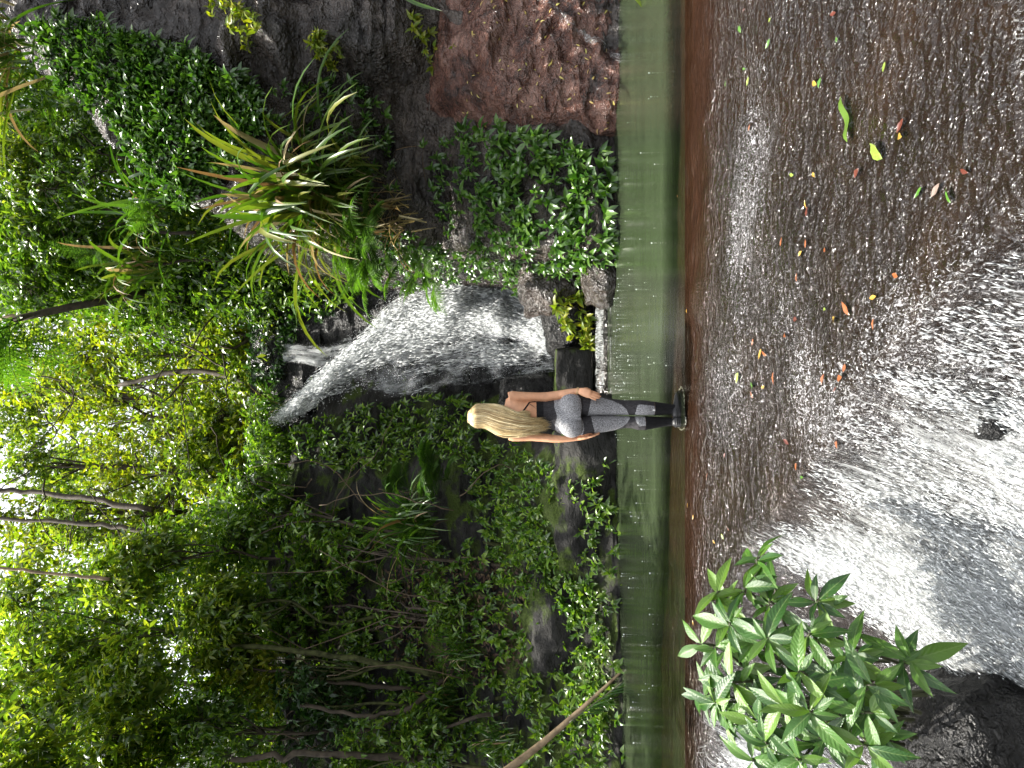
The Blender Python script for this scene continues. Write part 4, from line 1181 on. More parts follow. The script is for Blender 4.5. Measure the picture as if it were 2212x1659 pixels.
# undergrowth on the hillside
n = 9000
hx = rng.uniform(-9, 9, n); hy = 15 + 12 * rng.random(n) ** 1.5
P = np.stack([hx, hy, hill_z(hx, hy) + rng.random(n) ** 2 * 1.3], -1)
P = np.repeat(P, 4, 0) + rng.normal(0, .1, (n * 4, 3))
V, T = leaf_batch(P, rdir(n * 4) + [0, -.3, 0], rdir(n * 4) + [0, -.4, .8], rng.uniform(.14, .26, n * 4), rng.uniform(.06, .11, n * 4), LEAF_LO)
tag(obj('undergrowth', mesh_np('undergrowth', V, T), M['leaf_bright']), 'low leafy undergrowth covering the hillside behind the waterfall', 'undergrowth', kind='stuff')
# trees of the near left bank, which keep the bank and the pool edge in shade
for k, (x, y, z, s) in enumerate([(-5.7, 8.0, 7.4, 0.9), (-7.0, 10.8, 7.4, 1.0), (-8.4, 9.2, 8.0, 1.0)]):
    c = np.array([x, y, z])
    tree('leafy_tree', ('broad leafy tree leaning out over the left end of the pool', 'broad leafy tree overhanging the thin trunks of the left slope', 'broad leafy tree behind the fallen palm stalk', 'leafy tree overhanging the dark strap-leaved clump')[k], (-8.4 - k, 6.2 + .9 * k, .6), c, blobset(c, (2.1 * s, 1.7 * s, 1.0 * s), 8, 800 + k), 2300, .17, M['leaf_bright'], 820 + k, .035, 'bark', LEAF_MID, None, gap=.1)
# dense wood closing the view behind the nearer trees
def thicket(name, label, n, samp, L, mat, m_=4, gap=-.3):
    P = samp(n)
    keep = fbm(P * .45, 3, 91) > gap
    P = P[keep]; n = len(P)
    P = np.repeat(P, m_, 0) + rng.normal(0, L * .6, (n * m_, 3))
    V, T = leaf_batch(P, rdir(n * m_) + [0, -.2, -.1], rdir(n * m_) * .8 + [0, -.2, .8], L * rng.uniform(.7, 1.3, n * m_), L * .45 * rng.uniform(.7, 1.2, n * m_), LEAF_LO)
    tag(obj(name, mesh_np(name, V, T), M[mat]), label, 'foliage', kind='stuff')
def gap_top(x, y):
    # crest of the wood: lower where the valley opens to the sky
    g = np.exp(-((x / y + .165) / .075) ** 2)
    return y * (.95 - .30 * g) + 1.33
def s_back(n):
    x = rng.uniform(-22, 20, n); y = rng.uniform(25, 33, n)
    return np.stack([x, y, 7 + (gap_top(x, y) - 7) * rng.random(n)], -1)
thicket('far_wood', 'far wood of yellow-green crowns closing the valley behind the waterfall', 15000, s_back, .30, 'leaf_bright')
def s_left(n):
    x = rng.uniform(-11, -2.0, n); y = rng.uniform(12.6, 16, n)
    return np.stack([x, y, 3.5 + (np.minimum(.8 * y, 2.2 + 1.75 * np.maximum(-x - .2, 0)) - 2.2) * rng.random(n)], -1)
thicket('dense_foliage', 'dense mass of leaves behind the left bank shrubs', 11000, s_left, .17, 'leaf_bush')
def s_right(n):
    x = rng.uniform(1.5, 11, n); y = rng.uniform(13.2, 17, n)
    return np.stack([x, y, 4.5 + 9 * rng.random(n)], -1)
thicket('dense_foliage', 'dense mass of leaves behind the top of the right cliff', 19000, s_right, .18, 'leaf_bush', gap=-.9)
def s_mid(n):
    x = rng.uniform(-5, 5, n); y = rng.uniform(16.5, 20, n)
    return np.stack([x, y, hill_z(x, y) + 3.2 * rng.random(n) ** 1.3], -1)
thicket('valley_foliage', 'sunlit leafy thicket just above the lip of the waterfall', 6000, s_mid, .17, 'leaf_yellow')

# ------------------------------------------------------------------ thin trunks, vines, fallen frond
def trunk(name, label, pts, r0, r1, mat, cat, group=None, n=18, wob=.02):
    P = spline(np.array(pts), n)
    P = P + wob * rng.normal(size=P.shape)
    mb = MB(); mb.tube(P - P[0], np.linspace(r0, r1, n) * (1 + .08 * rng.normal(size=n)), 7)
    return tag(obj(name, mb.mesh(name), M[mat], loc=tuple(P[0])), label, cat, group)
trunk('thin_trunk', 'mossy straight thin trunk on the shaded left slope', [at(940, 1452, 10.6), at(800, 1430, 10.7), at(650, 1405, 10.8), at(430, 1385, 11.0)], .055, .035, 'bark_moss', 'trunk')
trunk('thin_trunk', 'thin dark trunk beside the mossy straight one', [at(900, 1490, 10.9), at(760, 1478, 11), at(600, 1450, 11), at(420, 1440, 11.2)], .035, .02, 'bark', 'trunk')
trunk('thin_trunk', 'dark leaning trunk low on the left slope', [at(960, 1470, 10.6), at(880, 1530, 10.3), at(780, 1545, 10.3), at(640, 1520, 10.6)], .05, .025, 'bark', 'trunk')
trunk('thin_trunk', 'black trunk at the outer edge of the left slope', [at(930, 1640, 9.9), at(700, 1630, 10), at(500, 1640, 10.2)], .05, .04, 'bark', 'trunk')
trunk('thin_trunk', 'bare pale pole hanging in front of the left bank canopy', [at(-30, 1222, 9.3), at(110, 1238, 9.3), at(238, 1250, 9.3)], .018, .024, 'bark_pale', 'branch', wob=.006)
trunk('thin_trunk', 'pale slanting branch below the tree fern', [at(0, 690, 14), at(100, 662, 13.9), at(210, 628, 13.6)], .03, .02, 'bark_pale', 'branch')
trunk('thin_trunk', 'dark forked trunk in the sunny gap behind the waterfall', [at(560, 830, 16), at(420, 800, 16.5), at(260, 830, 17)], .08, .05, 'bark', 'trunk')
trunk('thin_trunk', 'tall dark trunk against the bright sky gap', [at(330, 1100, 16), at(180, 1075, 16.5), at(40, 1060, 17), at(-60, 1055, 17)], .07, .05, 'bark', 'trunk')
trunk('thin_trunk', 'second dark trunk against the bright sky gap', [at(340, 1150, 15.5), at(170, 1128, 16), at(-50, 1120, 16.5)], .055, .04, 'bark', 'trunk')
for k in range(30):
    a, b = rng.uniform(560, 1000), rng.uniform(1020, 1650)
    Yq = left.at(a, b)[0][1] - rng.uniform(.2, .8)
    a2, b2 = a + rng.uniform(80, 300) * rng.choice([-1, 1]), b + rng.normal(0, 70)
    m1 = ((a + a2) / 2 + rng.normal(0, 25), (b + b2) / 2 + rng.normal(0, 35))
    trunk('vine', 'thin bare vine looping over the shaded left slope', [at(a, b, Yq), at(*m1, Yq - .1), at(a2, b2, Yq - .05)], .009, .005, 'twig', 'vine', 'bare vines on the left slope', 14, .015)
for k in range(26):
    a, b = rng.uniform(60, 480), rng.uniform(640, 1150)
    Yq = rng.uniform(14.5, 17)
    trunk('vine', 'dark twig crossing the sunny foliage behind the waterfall', [at(a, b, Yq), at(a + rng.normal(0, 50), b + rng.normal(40, 40), Yq), at(a + rng.normal(0, 90), b + rng.normal(90, 60), Yq)], .018, .007, 'bark', 'twig', 'dark twigs behind the waterfall', 12, .03)
# fallen palm frond at the left pool edge
t = thing('fallen_palm_frond', 'fallen brown palm stalk leaning into the pool from the left bank', 'palm frond', tuple(at(1362, 1432, 8.3)))
o0 = at(1362, 1432, 8.3)
P = spline([at(1366, 1428, 8.3), at(1300, 1490, 8.35), at(1240, 1545, 8.4), at(1165, 1610, 8.4), at(1060, 1690, 8.3)], 26)
mb = MB(); mb.tube(P - o0, np.interp(np.linspace(0, 1, 26), [0, .3, 1], [.012, .022, .05]), 8); obj('stalk', mb.mesh('stalk'), M['bark_pale'], t)
P2 = spline([at(1348, 1470, 8.2), at(1290, 1515, 8.3), at(1230, 1560, 8.32)], 16)
mb = MB(); mb.tube(P2 - o0, .008, 5); obj('green_stalk', mb.mesh('green_stalk'), M['stem'], t)
_lf = None
for k in range(22):
    p = P2[int(k / 22 * 13)]
    V, T = leaf_batch([p - o0], [np.array([.25, -.2, -.7]) + .1 * rng.normal(size=3)], [np.array([.3, -1, .2])], [.30], [.02])
    obj('leaflet', mesh_np('leaflet', V, T), M['leaf_herb'], t)
# a long strap leaf reaching in over the pool from the right bank
for lab, ptsL, wd in (('single long bent strap leaf dipping into the pool beside the red rock face', [at(1345, -40, 7.2), at(1385, 10, 7.1), at(1418, 46, 7.0), at(1424, 49, 6.98), at(1448, 18, 6.95)], .05),
                 ('single green strap leaf hanging in front of the grey overhang', [at(850, -20, 8.0), at(900, 8, 7.9), at(955, 24, 7.8)], .05)):
    P = spline(ptsL, 16); tg = nrm(np.gradient(P, axis=0)); sd = nrm(np.cross(tg, [.3, 1, .5]))
    w = wd * np.interp(np.linspace(0, 1, 16), [0, .7, 1], [1, .8, .05])[:, None]
    V = np.stack([P - sd * w / 2, P + np.array([0, .006, 0]), P + sd * w / 2], 1).reshape(-1, 3)
    tag(obj('strap_leaf', mesh_np('strap_leaf', V - P[0], Q=grid_quads(16, 3)), M['blade'], loc=tuple(P[0])), lab, 'leaf')

# ------------------------------------------------------------------ broad leaved plant in front of the cascade
def broad_leaf(seed):
    r = np.random.default_rng(seed)
    n_, m_ = 12, 7
    t = np.linspace(0, 1, n_); s = np.linspace(-1, 1, m_)
    T_, S_ = np.meshgrid(t, s, indexing='ij')
    w = .155 * np.interp(t, [0, .06, .2, .42, .62, .82, .94, 1], [.04, .12, .62, 1, .95, .55, .2, .01])[:, None]
    w = w * (1 + .04 * np.sin(t * 60))[:, None]
    curl = r.uniform(.12, .5)
    x = T_
    y = S_ * w
    z = -curl * T_ ** 2 + .32 * np.abs(y) + .010 * np.sin((T_ - .5 * np.abs(S_) * .35) * 55) * np.abs(S_) * (1 - T_) + r.normal(0, .012) * S_
    return mesh_np('leaf', np.stack([x, y, z], -1).reshape(-1, 3), Q=grid_quads(n_, m_))
BRL = [broad_leaf(900 + k) for k in range(8)]
for b in BRL: b.materials.append(M['leaf_fore'])
PB = np.array([-1.42, 3.15, -0.42])
plant = thing('broad_leaved_plant', 'glossy broad leaved green plant growing from the rock beside the lower cascade', 'plant', tuple(PB))
TIPS = [(470, 820, 2.95), (690, 900, 2.8), (930, 880, 2.8), (870, 1100, 2.65), (1280, 1170, 2.6), (1180, 1000, 2.8), (790, 1290, 2.75), (930, 1330, 2.6), (640, 1390, 2.9), (480, 1150, 3.0),
        (390, 960, 3.1), (1270, 1330, 2.6), (1250, 1520, 2.6), (1500, 1030, 2.75), (560, 620, 3.15), (630, 450, 3.2), (400, 640, 3.2), (390, 1270, 3.05), (680, 1500, 2.85), (860, 1600, 2.75),
        (560, 1080, 3.1), (310, 930, 3.2), (330, 1230, 3.2), (980, 680, 3.0), (1100, 1120, 2.9), (1000, 1480, 2.75), (700, 700, 3.1), (840, 1450, 2.85), (450, 1400, 3.05), (760, 1050, 3.05), (1120, 1300, 2.8), (1350, 1480, 2.75), (600, 1600, 2.9)]
for k, (u, v, Yq) in enumerate(TIPS):
    tp = at(1404 + u * .3652, 1053 + v * .3652, Yq)
    r = np.random.default_rng(1000 + k)
    mb = MB(); b0 = PB + np.array([r.normal(0, .10), r.normal(0, .08), 0.0])
    up = np.array([0, 0, .12])
    sp = spline([b0 - PB, (b0 * .55 + tp * .45) - PB + up, tp - PB - [0, 0, .03], tp - PB], 12)
    mb.tube(sp, np.linspace(.009, .004, 12), 6)
    obj('stem', mb.mesh('stem'), M['stem'], plant)
    out = nrm((tp - b0) * np.array([.8, .8, .35]) + np.array([0, -.35, .3]))
    nl = int(r.integers(7, 11))
    a0 = r.random() * 6
    fr = frame(out)
    for j in range(nl):
        th = a0 + j * 2.4
        tier = j / nl
        rad = fr[:, 0] * math.cos(th) + fr[:, 1] * math.sin(th)
        D = nrm(rad * (1.0 - .35 * tier) + out * (.25 + .5 * tier) + np.array([0, 0, -.28]))
        Nn = nrm(out + np.array([0, -.15, .8]) + .2 * r.normal(size=3)); S = nrm(np.cross(Nn, D)); Nn = np.cross(D, S)
        o = bpy.data.objects.new('leaf', BRL[int(r.integers(8))]); COL.objects.link(o); o.parent = plant
        L = r.uniform(.11, .215) * (1.05 - .4 * tier)
        m4 = np.eye(4); m4[:3, :3] = np.stack([D, S, Nn], 1) * L; m4[:3, 3] = sp[-1 - (j if j < 3 else int(r.integers(0, 6)))]
        o.matrix_local = Matrix(m4.tolist())

# ------------------------------------------------------------------ fallen leaves on the wet slab
def flat_leaf(seed):
    r = np.random.default_rng(seed)
    t = np.linspace(0, 1, 8); s = np.linspace(-1, 1, 5)
    T_, S_ = np.meshgrid(t, s, indexing='ij')
    w = r.uniform(.2, .3) * np.interp(t, [0, .12, .45, .8, 1], [.05, .5, 1, .55, .02])[:, None]
    z = .10 * S_ ** 2 * w * 3 + .05 * np.sin(T_ * 3 + seed) + .02 * r.normal(size=T_.shape)
    return mesh_np('fallen_leaf', np.stack([T_ - .5, S_ * w, z + .03], -1).reshape(-1, 3), Q=grid_quads(8, 5))
FLM = [flat_leaf(950 + k) for k in range(6)]
LC = {'g': ('green', (0.05, 0.13, 0.016)), 'yg': ('lime green', (0.15, 0.21, 0.035)), 'y': ('yellow', (0.30, 0.19, 0.035)), 'o': ('orange', (0.20, 0.065, 0.022)), 'r': ('reddish brown', (0.08, 0.022, 0.014)), 'b': ('grey-brown', (0.16, 0.12, 0.10))}
for k_, (nm, c_) in list(LC.items()):
    LC[k_] = (nm, plain_mat('fallen_leaf_' + nm.replace(' ', '_'), c_, .3, .5, 14, .3))
FL = [(0, 0, 545, 175, 'g', 6), (0, 0, 722, 118, 'yg', 5), (0, 0, 710, 260, 'g', 6), (0, 0, 1100, 82, 'r', 6), (0, 0, 570, 60, 'r', 4), (0, 0, 570, 408, 'g', 4), (0, 0, 460, 495, 'g', 5),
      (0, 0, 592, 482, 'yg', 6), (0, 0, 1120, 235, 'g', 5), (0, 0, 1405, 398, 'yg', 5), (0, 0, 990, 495, 'y', 7), (0, 0, 1020, 490, 'g', 5), (0, 0, 1500, 805, 'y', 7), (0, 0, 1500, 745, 'r', 6),
      (0, 0, 600, 755, 'o', 6), (0, 0, 172, 1160, 'o', 6), (0, 0, 855, 1035, 'yg', 5), (0, 0, 985, 1035, 'y', 5), (0, 0, 935, 1205, 'y', 5), (0, 0, 945, 1250, 'r', 6), (0, 0, 1610, 1140, 'g', 7),
      (0, 0, 1715, 1125, 'b', 8), (0, 0, 1790, 1155, 'g', 7), (0, 0, 1885, 1012, 'r', 6), (0, 0, 1240, 1025, 'r', 7), (0, 0, 790, 1430, 'o', 5), (0, 0, 935, 1440, 'o', 6), (0, 0, 1050, 1480, 'o', 5), (0, 0, 905, 1500, 'y', 4),
      (0, 540, 228, 360, 'y', 5), (0, 540, 885, 160, 'o', 6), (0, 540, 1470, 150, 'o', 5), (0, 540, 1340, 280, 'y', 6), (0, 540, 1175, 345, 'o', 8), (0, 540, 1050, 350, 'yg', 4), (0, 540, 1110, 410, 'y', 6), (0, 540, 1340, 440, 'o', 6),
      (0, 540, 875, 410, 'r', 6), (0, 540, 620, 545, 'o', 6), (0, 540, 665, 615, 'y', 6), (0, 540, 690, 610, 'o', 6), (0, 540, 815, 505, 'o', 6), (0, 540, 745, 760, 'o', 7), (0, 540, 615, 800, 'g', 7), (0, 540, 680, 810, 'y', 5),
      (0, 540, 615, 855, 'o', 6), (0, 540, 530, 755, 'yg', 8), (0, 540, 1040, 765, 'o', 7), (0, 540, 1140, 760, 'o', 7), (0, 540, 1165, 700, 'o', 5), (0, 540, 1110, 825, 'r', 4), (0, 540, 820, 1135, 'r', 5), (0, 540, 1125, 1145, 'o', 5),
      (0, 540, 455, 1215, 'r', 5), (0, 540, 350, 1340, 'o', 6), (0, 540, 880, 1280, 'o', 6), (0, 540, 265, 1580, 'y', 6), (0, 540, 232, 1510, 'y', 4), (0, 540, 470, 1640, 'o', 6), (0, 540, 915, 1345, 'g', 5),
      (0, 1053, 390, 320, 'y', 5), (0, 1053, 440, 290, 'yg', 5), (0, 1053, 245, 970, 'y', 7), (0, 1053, 265, 800, 'y', 5), (0, 0, 1360, 895, 'yg', 13)]
for k, (_, oy, u, v, c_, s) in enumerate(FL):
    h = bed_hit(1404 + u * .3652, oy + v * .3652, .012)
    nm, mt = LC[c_]
    o = bpy.data.objects.new('fallen_leaf', FLM[k % 6]); COL.objects.link(o)
    if not FLM[k % 6].materials: FLM[k % 6].materials.append(mt)
    o.material_slots[0].link = 'OBJECT'; o.material_slots[0].material = mt
    L = s * .01 * rng.uniform(.7, 1.0)
    o.location = tuple(h); o.scale = (L, L, L); o.rotation_euler = (rng.normal(-.1, .15), rng.normal(0, .15), rng.uniform(0, 6.28))
    if s == 13:
        tag(o, 'largest fallen leaf, lime green, lying on the wet rock slab', 'leaf')
    else:
        tag(o, 'small %s fallen leaf lying on the wet rock slab' % nm, 'leaf', '%s leaves fallen on the slab' % nm)
h0, h1 = bed_hit(1404 + 1155 * .3652, 570 * .3652, .02), bed_hit(1404 + 1200 * .3652, 840 * .3652, .02)
P = np.linspace(h0, h1, 10); P[:, 2] += .01 * np.sin(np.arange(10)); sd = nrm(np.cross(P[-1] - P[0], [0, 0, 1.0]))
w = .045 * np.interp(np.linspace(0, 1, 10), [0, .15, .8, 1], [.1, .8, 1, .1])[:, None]
V = np.stack([P - sd * w / 2, P, P + sd * w / 2], 1).reshape(-1, 3)
tag(obj('fallen_leaf', mesh_np('fallen_strap_leaf', V - P[0], Q=grid_quads(10, 3)), M['blade_dark'], loc=tuple(P[0])), 'long dark green fallen strap leaf lying on the wet slab', 'leaf')

# ------------------------------------------------------------------ person standing at the lip of the pool, back to the viewer
PX, PY = -0.244, 5.5
PZ = float(bed_z(PX, PY)) - 0.005
def pv(u, v, y=0.0):
    """body coordinates (x right, y away from the viewer, z up) of a point of the figure"""
    return np.array([-(v - 400) / 1133.0, y, (2060 - u) / 1133.0])
def loft(mb, rings, k=20):
    """closed tube through elliptical rings (centre, radius x, radius y, up axis or None)"""
    V = []
    th = np.arange(k) * 2 * math.pi / k
    C = np.array([r[0] for r in rings])
    tg = nrm(np.gradient(C, axis=0))
    for i, (c, rx, ry) in enumerate(rings):
        t = tg[i]
        a = nrm(np.array([1.0, 0, 0]) - t * t[0]); b = np.cross(t, a)
        V.append(np.asarray(c) + np.cos(th)[:, None] * a * rx + np.sin(th)[:, None] * b * ry)
    n = len(rings)
    V = np.concatenate(V + [C[:1], C[-1:]])
    i = np.arange(n - 1)[:, None] * k; j = np.arange(k)[None]; j2 = (j + 1) % k
    Q = np.stack([i + j, i + j2, i + k + j2, i + k + j], -1).reshape(-1, 4)
    T = [(n * k, (q + 1) % k, q) for q in range(k)] + [(n * k + 1, (n - 1) * k + q, (n - 1) * k + (q + 1) % k) for q in range(k)]
    mb.add(V, T, Q)
def ellip(mb, c, r, rot=None, n=14, m=20):
    th = np.linspace(0, math.pi, n + 1)[1:-1]; ph = np.arange(m) * 2 * math.pi / m
    T_, P_ = np.meshgrid(th, ph, indexing='ij')
    V = np.stack([np.sin(T_) * np.cos(P_), np.sin(T_) * np.sin(P_), np.cos(T_)], -1).reshape(-1, 3)
    V = np.concatenate([V, [[0, 0, 1], [0, 0, -1]]]) * np.asarray(r)
    if rot is not None: V = V @ rot.T
    k = n - 1
    i = np.arange(k - 1)[:, None] * m; j = np.arange(m)[None]; j2 = (j + 1) % m
    Q = np.stack([i + j, i + m + j, i + m + j2, i + j2], -1).reshape(-1, 4)
    T = [(k * m, q, (q + 1) % m) for q in range(m)] + [(k * m + 1, (k - 1) * m + (q + 1) % m, (k - 1) * m + q) for q in range(m)]
    mb.add(V + np.asarray(c), T, Q)

mb = MB()
TOR = [(1150, 208, 590, .0, .105), (1110, 208, 592, .005, .118), (1060, 216, 588, .005, .118), (1000, 232, 573, .01, .108), (950, 248, 548, .012, .095), (900, 262, 526, .012, .088), (850, 272, 512, .012, .083), (800, 276, 510, .01, .084),
       (750, 276, 520, .008, .090), (700, 274, 536, .006, .096), (650, 270, 552, .004, .098), (600, 262, 565, .002, .094), (560, 245, 578, .0, .086), (525, 232, 588, .0, .074), (495, 255, 572, .004, .062), (470, 300, 530, .008, .055), (448, 345, 480, .010, .052), (430, 362, 462, .012, .050)]
loft(mb, [(pv(u, (a + b) / 2, y), (b - a) / 2266.0, ry) for u, a, b, y, ry in TOR], 28)
HC = pv(258, 412, .035)
loft(mb, [(pv(455, 410, .012), .052, .052), (pv(410, 410, .02), .050, .052), (pv(360, 410, .028), .050, .055), (pv(320, 410, .03), .05, .06)], 16)
yaw = R(-58)   # face turned to the right
Rz = np.array([[math.cos(yaw), -math.sin(yaw), 0], [math.sin(yaw), math.cos(yaw), 0], [0, 0, 1]])
ellip(mb, HC, (.074, .092, .098), Rz)
def hd(x, y, z): return HC + Rz @ np.array([x, y, z])
ellip(mb, hd(0, .035, -.05), (.056, .062, .066), Rz)         # jaw
ellip(mb, hd(0, .088, -.092), (.022, .018, .018), Rz)        # chin
loft(mb, [(hd(0, .092, .015), .008, .008), (hd(0, .108, -.022), .012, .011), (hd(0, .100, -.034), .011, .009)], 10)  # nose
ellip(mb, hd(0, .093, -.058), (.02, .010, .008), Rz)         # lips
ellip(mb, hd(0, .085, .022), (.05, .012, .012), Rz)          # brow
for s in (-1, 1): ellip(mb, hd(s * .074, -.005, -.015), (.008, .016, .028), Rz)
for s in (-1, 1): ellip(mb, np.array([s * .082 + .002, -.055, .885]), (.088, .075, .095))
LEG_R = [(1090, 225, 400, 0), (1150, 212, 402, 0), (1200, 218, 400, 0), (1250, 228, 398, 0), (1320, 242, 397, .004), (1400, 256, 397, .008), (1480, 266, 396, .008), (1540, 270, 394, .002), (1600, 270, 394, -.008), (1660, 268, 398, -.018), (1720, 273, 399, -.02), (1780, 284, 397, -.014), (1850, 296, 392, -.006), (1920, 306, 386, .0), (1980, 312, 384, .002), (2030, 314, 384, .004)]
LEG_L = [(1090, 402, 575, 0), (1150, 404, 588, 0), (1200, 405, 575, 0), (1250, 405, 560, 0), (1320, 405, 549, .004), (1400, 406, 536, .008), (1480, 408, 521, .008), (1540, 411, 510, .002), (1600, 412, 512, -.008), (1650, 411, 526, -.018), (1700, 412, 525, -.02), (1760, 415, 513, -.014), (1830, 420, 501, -.006), (1900, 424, 490, .0), (1960, 427, 486, .002), (2030, 428, 486, .004)]
for LEG in (LEG_R, LEG_L):
    loft(mb, [(pv(u, (a + b) / 2, y), (b - a) / 2266.0, (b - a) / 2266.0 * (1.12 if u < 1500 else 1.05)) for u, a, b, y in LEG], 20)
ARM_R = [(505, 240, .0, .040, .045), (540, 232, .0, .042, .045), (600, 234, -.002, .038, .042), (680, 234, -.004, .035, .038), (760, 234, -.006, .033, .035), (830, 234, -.01, .034, .033), (880, 228, -.012, .034, .033), (950, 215, -.02, .031, .032), (1030, 197, -.045, .027, .029), (1085, 186, -.062, .0225, .025), (1112, 183, -.072, .021, .020)]
ARM_L = [(510, 578, .0, .038, .045), (550, 586, .0, .040, .045), (620, 588, -.002, .037, .041), (700, 587, -.004, .035, .037), (780, 595, -.006, .033, .034), (850, 600, -.01, .033, .033), (900, 606, -.012, .031, .032), (960, 609, -.016, .027, .030), (1040, 608, -.02, .022, .026), (1090, 606, -.024, .017, .022), (1115, 604, -.026, .016, .020)]
ARMS = []
for A in (ARM_R, ARM_L):
    rings = [(pv(u, v, y), rx, ry) for u, v, y, rx, ry in A]
    loft(mb, rings, 16); ARMS.append(rings)
def finger(pts, r0, r1): mb.tube(spline(pts, 8), np.linspace(r0, r1, 8), 8)
# right hand: back of the hand to the viewer, lying on the outer thigh
hp = lambda u, v, y: pv(u, v, y)
loft(mb, [(hp(1105, 182, -.072), .021, .018), (hp(1135, 188, -.092), .030, .016), (hp(1170, 197, -.108), .036, .015), (hp(1200, 208, -.116), .036, .014), (hp(1215, 214, -.118), .03, .012)], 14)
FING_R = [[(1195, 180, -.105), (1235, 190, -.108), (1270, 202, -.106), (1298, 213, -.100)], [(1200, 197, -.113), (1245, 210, -.118), (1282, 224, -.118), (1306, 233, -.113)],
          [(1200, 214, -.117), (1240, 230, -.122), (1272, 243, -.121), (1293, 250, -.116)], [(1192, 230, -.116), (1222, 246, -.122), (1248, 257, -.121), (1264, 263, -.117)]]
for f in FING_R: finger([hp(*q) for q in f], .0092, .0066)
finger([hp(1140, 176, -.085), hp(1170, 163, -.075), hp(1200, 166, -.066), hp(1222, 176, -.06)], .0105, .0075)   # thumb in front
# left hand, palm resting on the outer left thigh
loft(mb, [(hp(1108, 604, -.026), .016, .020), (hp(1140, 600, -.03), .016, .030), (hp(1175, 594, -.034), .015, .036), (hp(1200, 588, -.036), .014, .036), (hp(1215, 584, -.036), .012, .03)], 14)
FING_L = [[(1198, 588, -.008), (1240, 577, -.004), (1272, 568, -.004), (1292, 562, -.006)], [(1202, 588, -.026), (1246, 578, -.026), (1282, 567, -.026), (1306, 558, -.028)],
          [(1202, 588, -.046), (1242, 578, -.05), (1276, 568, -.05), (1298, 560, -.052)], [(1196, 590, -.062), (1226, 584, -.07), (1250, 577, -.072), (1268, 571, -.072)]]
for f in FING_L: finger([hp(*q) for q in f], .0088, .0064)
finger([hp(1135, 598, -.012), hp(1165, 590, .008), hp(1190, 582, .018), hp(1210, 576, .022)], .010, .0075)

raw = bpy.data.objects.new('raw', mb.mesh('raw')); COL.objects.link(raw)
rm = raw.modifiers.new('r', 'REMESH'); rm.mode = 'VOXEL'; rm.voxel_size = 0.0045; rm.use_smooth_shade = True
sm = raw.modifiers.new('s', 'SMOOTH'); sm.iterations = 5; sm.factor = 0.5
dg = bpy.context.evaluated_depsgraph_get()
bme = bpy.data.meshes.new_from_object(raw.evaluated_get(dg))
bpy.data.objects.remove(raw)
nv = len(bme.vertices)
BV = np.empty(nv * 3, np.float32); bme.vertices.foreach_get('co', BV); BV = BV.reshape(-1, 3).astype(float)
BN = np.empty(nv * 3, np.float32); bme.vertices.foreach_get('normal', BN); BN = BN.reshape(-1, 3).astype(float)
BF = [tuple(p.vertices) for p in bme.polygons]
BQ = np.array([f for f in BF if len(f) == 4]); BT_ = np.array([f for f in BF if len(f) == 3], int).reshape(-1, 3)
# which vertices belong to the arms and hands
def seg_d(P, a, b):
    t = np.clip(((P - a) @ (b - a)) / max(np.dot(b - a, b - a), 1e-9), 0, 1)
    return np.linalg.norm(P - a - t[:, None] * (b - a), axis=1)
dA = np.full(nv, 9.0)
for rings in ARMS:
    for (c0, r0, q0), (c1, r1, q1) in zip(rings[1:-1], rings[2:]):
        dA = np.minimum(dA, seg_d(BV, c0, c1) - max(r0, q0) - .004)
HANDS = [[hp(1105, 182, -.072), hp(1135, 188, -.092), hp(1170, 197, -.108), hp(1212, 212, -.117)], [hp(1108, 604, -.026), hp(1175, 594, -.034), hp(1212, 586, -.036)]]
for H in HANDS:
    for a, b in zip(H[:-1], H[1:]): dA = np.minimum(dA, seg_d(BV, a, b) - .034)
for f in FING_R + FING_L:
    q = [hp(*k) for k in f]
    for a, b in zip(q[:-1], q[1:]): dA = np.minimum(dA, seg_d(BV, a, b) - .0115)
for q in ([hp(1140, 176, -.085), hp(1170, 163, -.075), hp(1200, 166, -.066), hp(1222, 176, -.06)], [hp(1135, 598, -.012), hp(1165, 590, .008), hp(1190, 582, .018), hp(1210, 576, .022)]):
    for a, b in zip(q[:-1], q[1:]): dA = np.minimum(dA, seg_d(BV, a, b) - .0125)
arm = dA < 0.0
vU = 2060 - BV[:, 2] * 1133; vV = 400 - BV[:, 0] * 1133

M['skin'], _n, _pb, _ = mat_new('skin')
_c = mixc(_n, 1.0, (0.66, 0.34, 0.19), ramp(_n, noise(_n, objco(_n), 22, 4), [(0.3, 0.86), (0.7, 1.12)]), 'MULTIPLY')
_n.links.new(_c, _pb.inputs['Base Color']); _pb.inputs['Roughness'].default_value = 0.45
_pb.inputs['Subsurface Weight'].default_value = 0.0
def cloth(name, c1, c2, scale, stretch=(1, 1, 1)):
    m, nt, pb, _ = mat_new(name)
    n = noise(nt, mapping(nt, objco(nt), stretch), scale, 3, 0.7)
    nt.links.new(ramp(nt, n, [(0.36, c1), (0.64, c2)]), pb.inputs['Base Color'])
    pb.inputs['Roughness'].default_value = 0.9; pb.inputs['Specular IOR Level'].default_value = 0.2
    nt.links.new(bump(nt, n, 0.3, 0.003), pb.inputs['Normal'])
    return m
M['charcoal'] = cloth('charcoal_knit', (0.022, 0.021, 0.023), (0.060, 0.057, 0.060), 150, (1, 1, .35))
M['marl'] = cloth('grey_marl_knit', (0.07, 0.07, 0.073), (0.44, 0.44, 0.45), 150)
M['black'] = cloth('black_knit', (0.008, 0.008, 0.009), (0.02, 0.02, 0.021), 120, (1, 1, .2))
M['rubber'] = plain_mat('black_rubber', (0.012, 0.012, 0.013), 0.45, 0.5, 60, .4, .3)

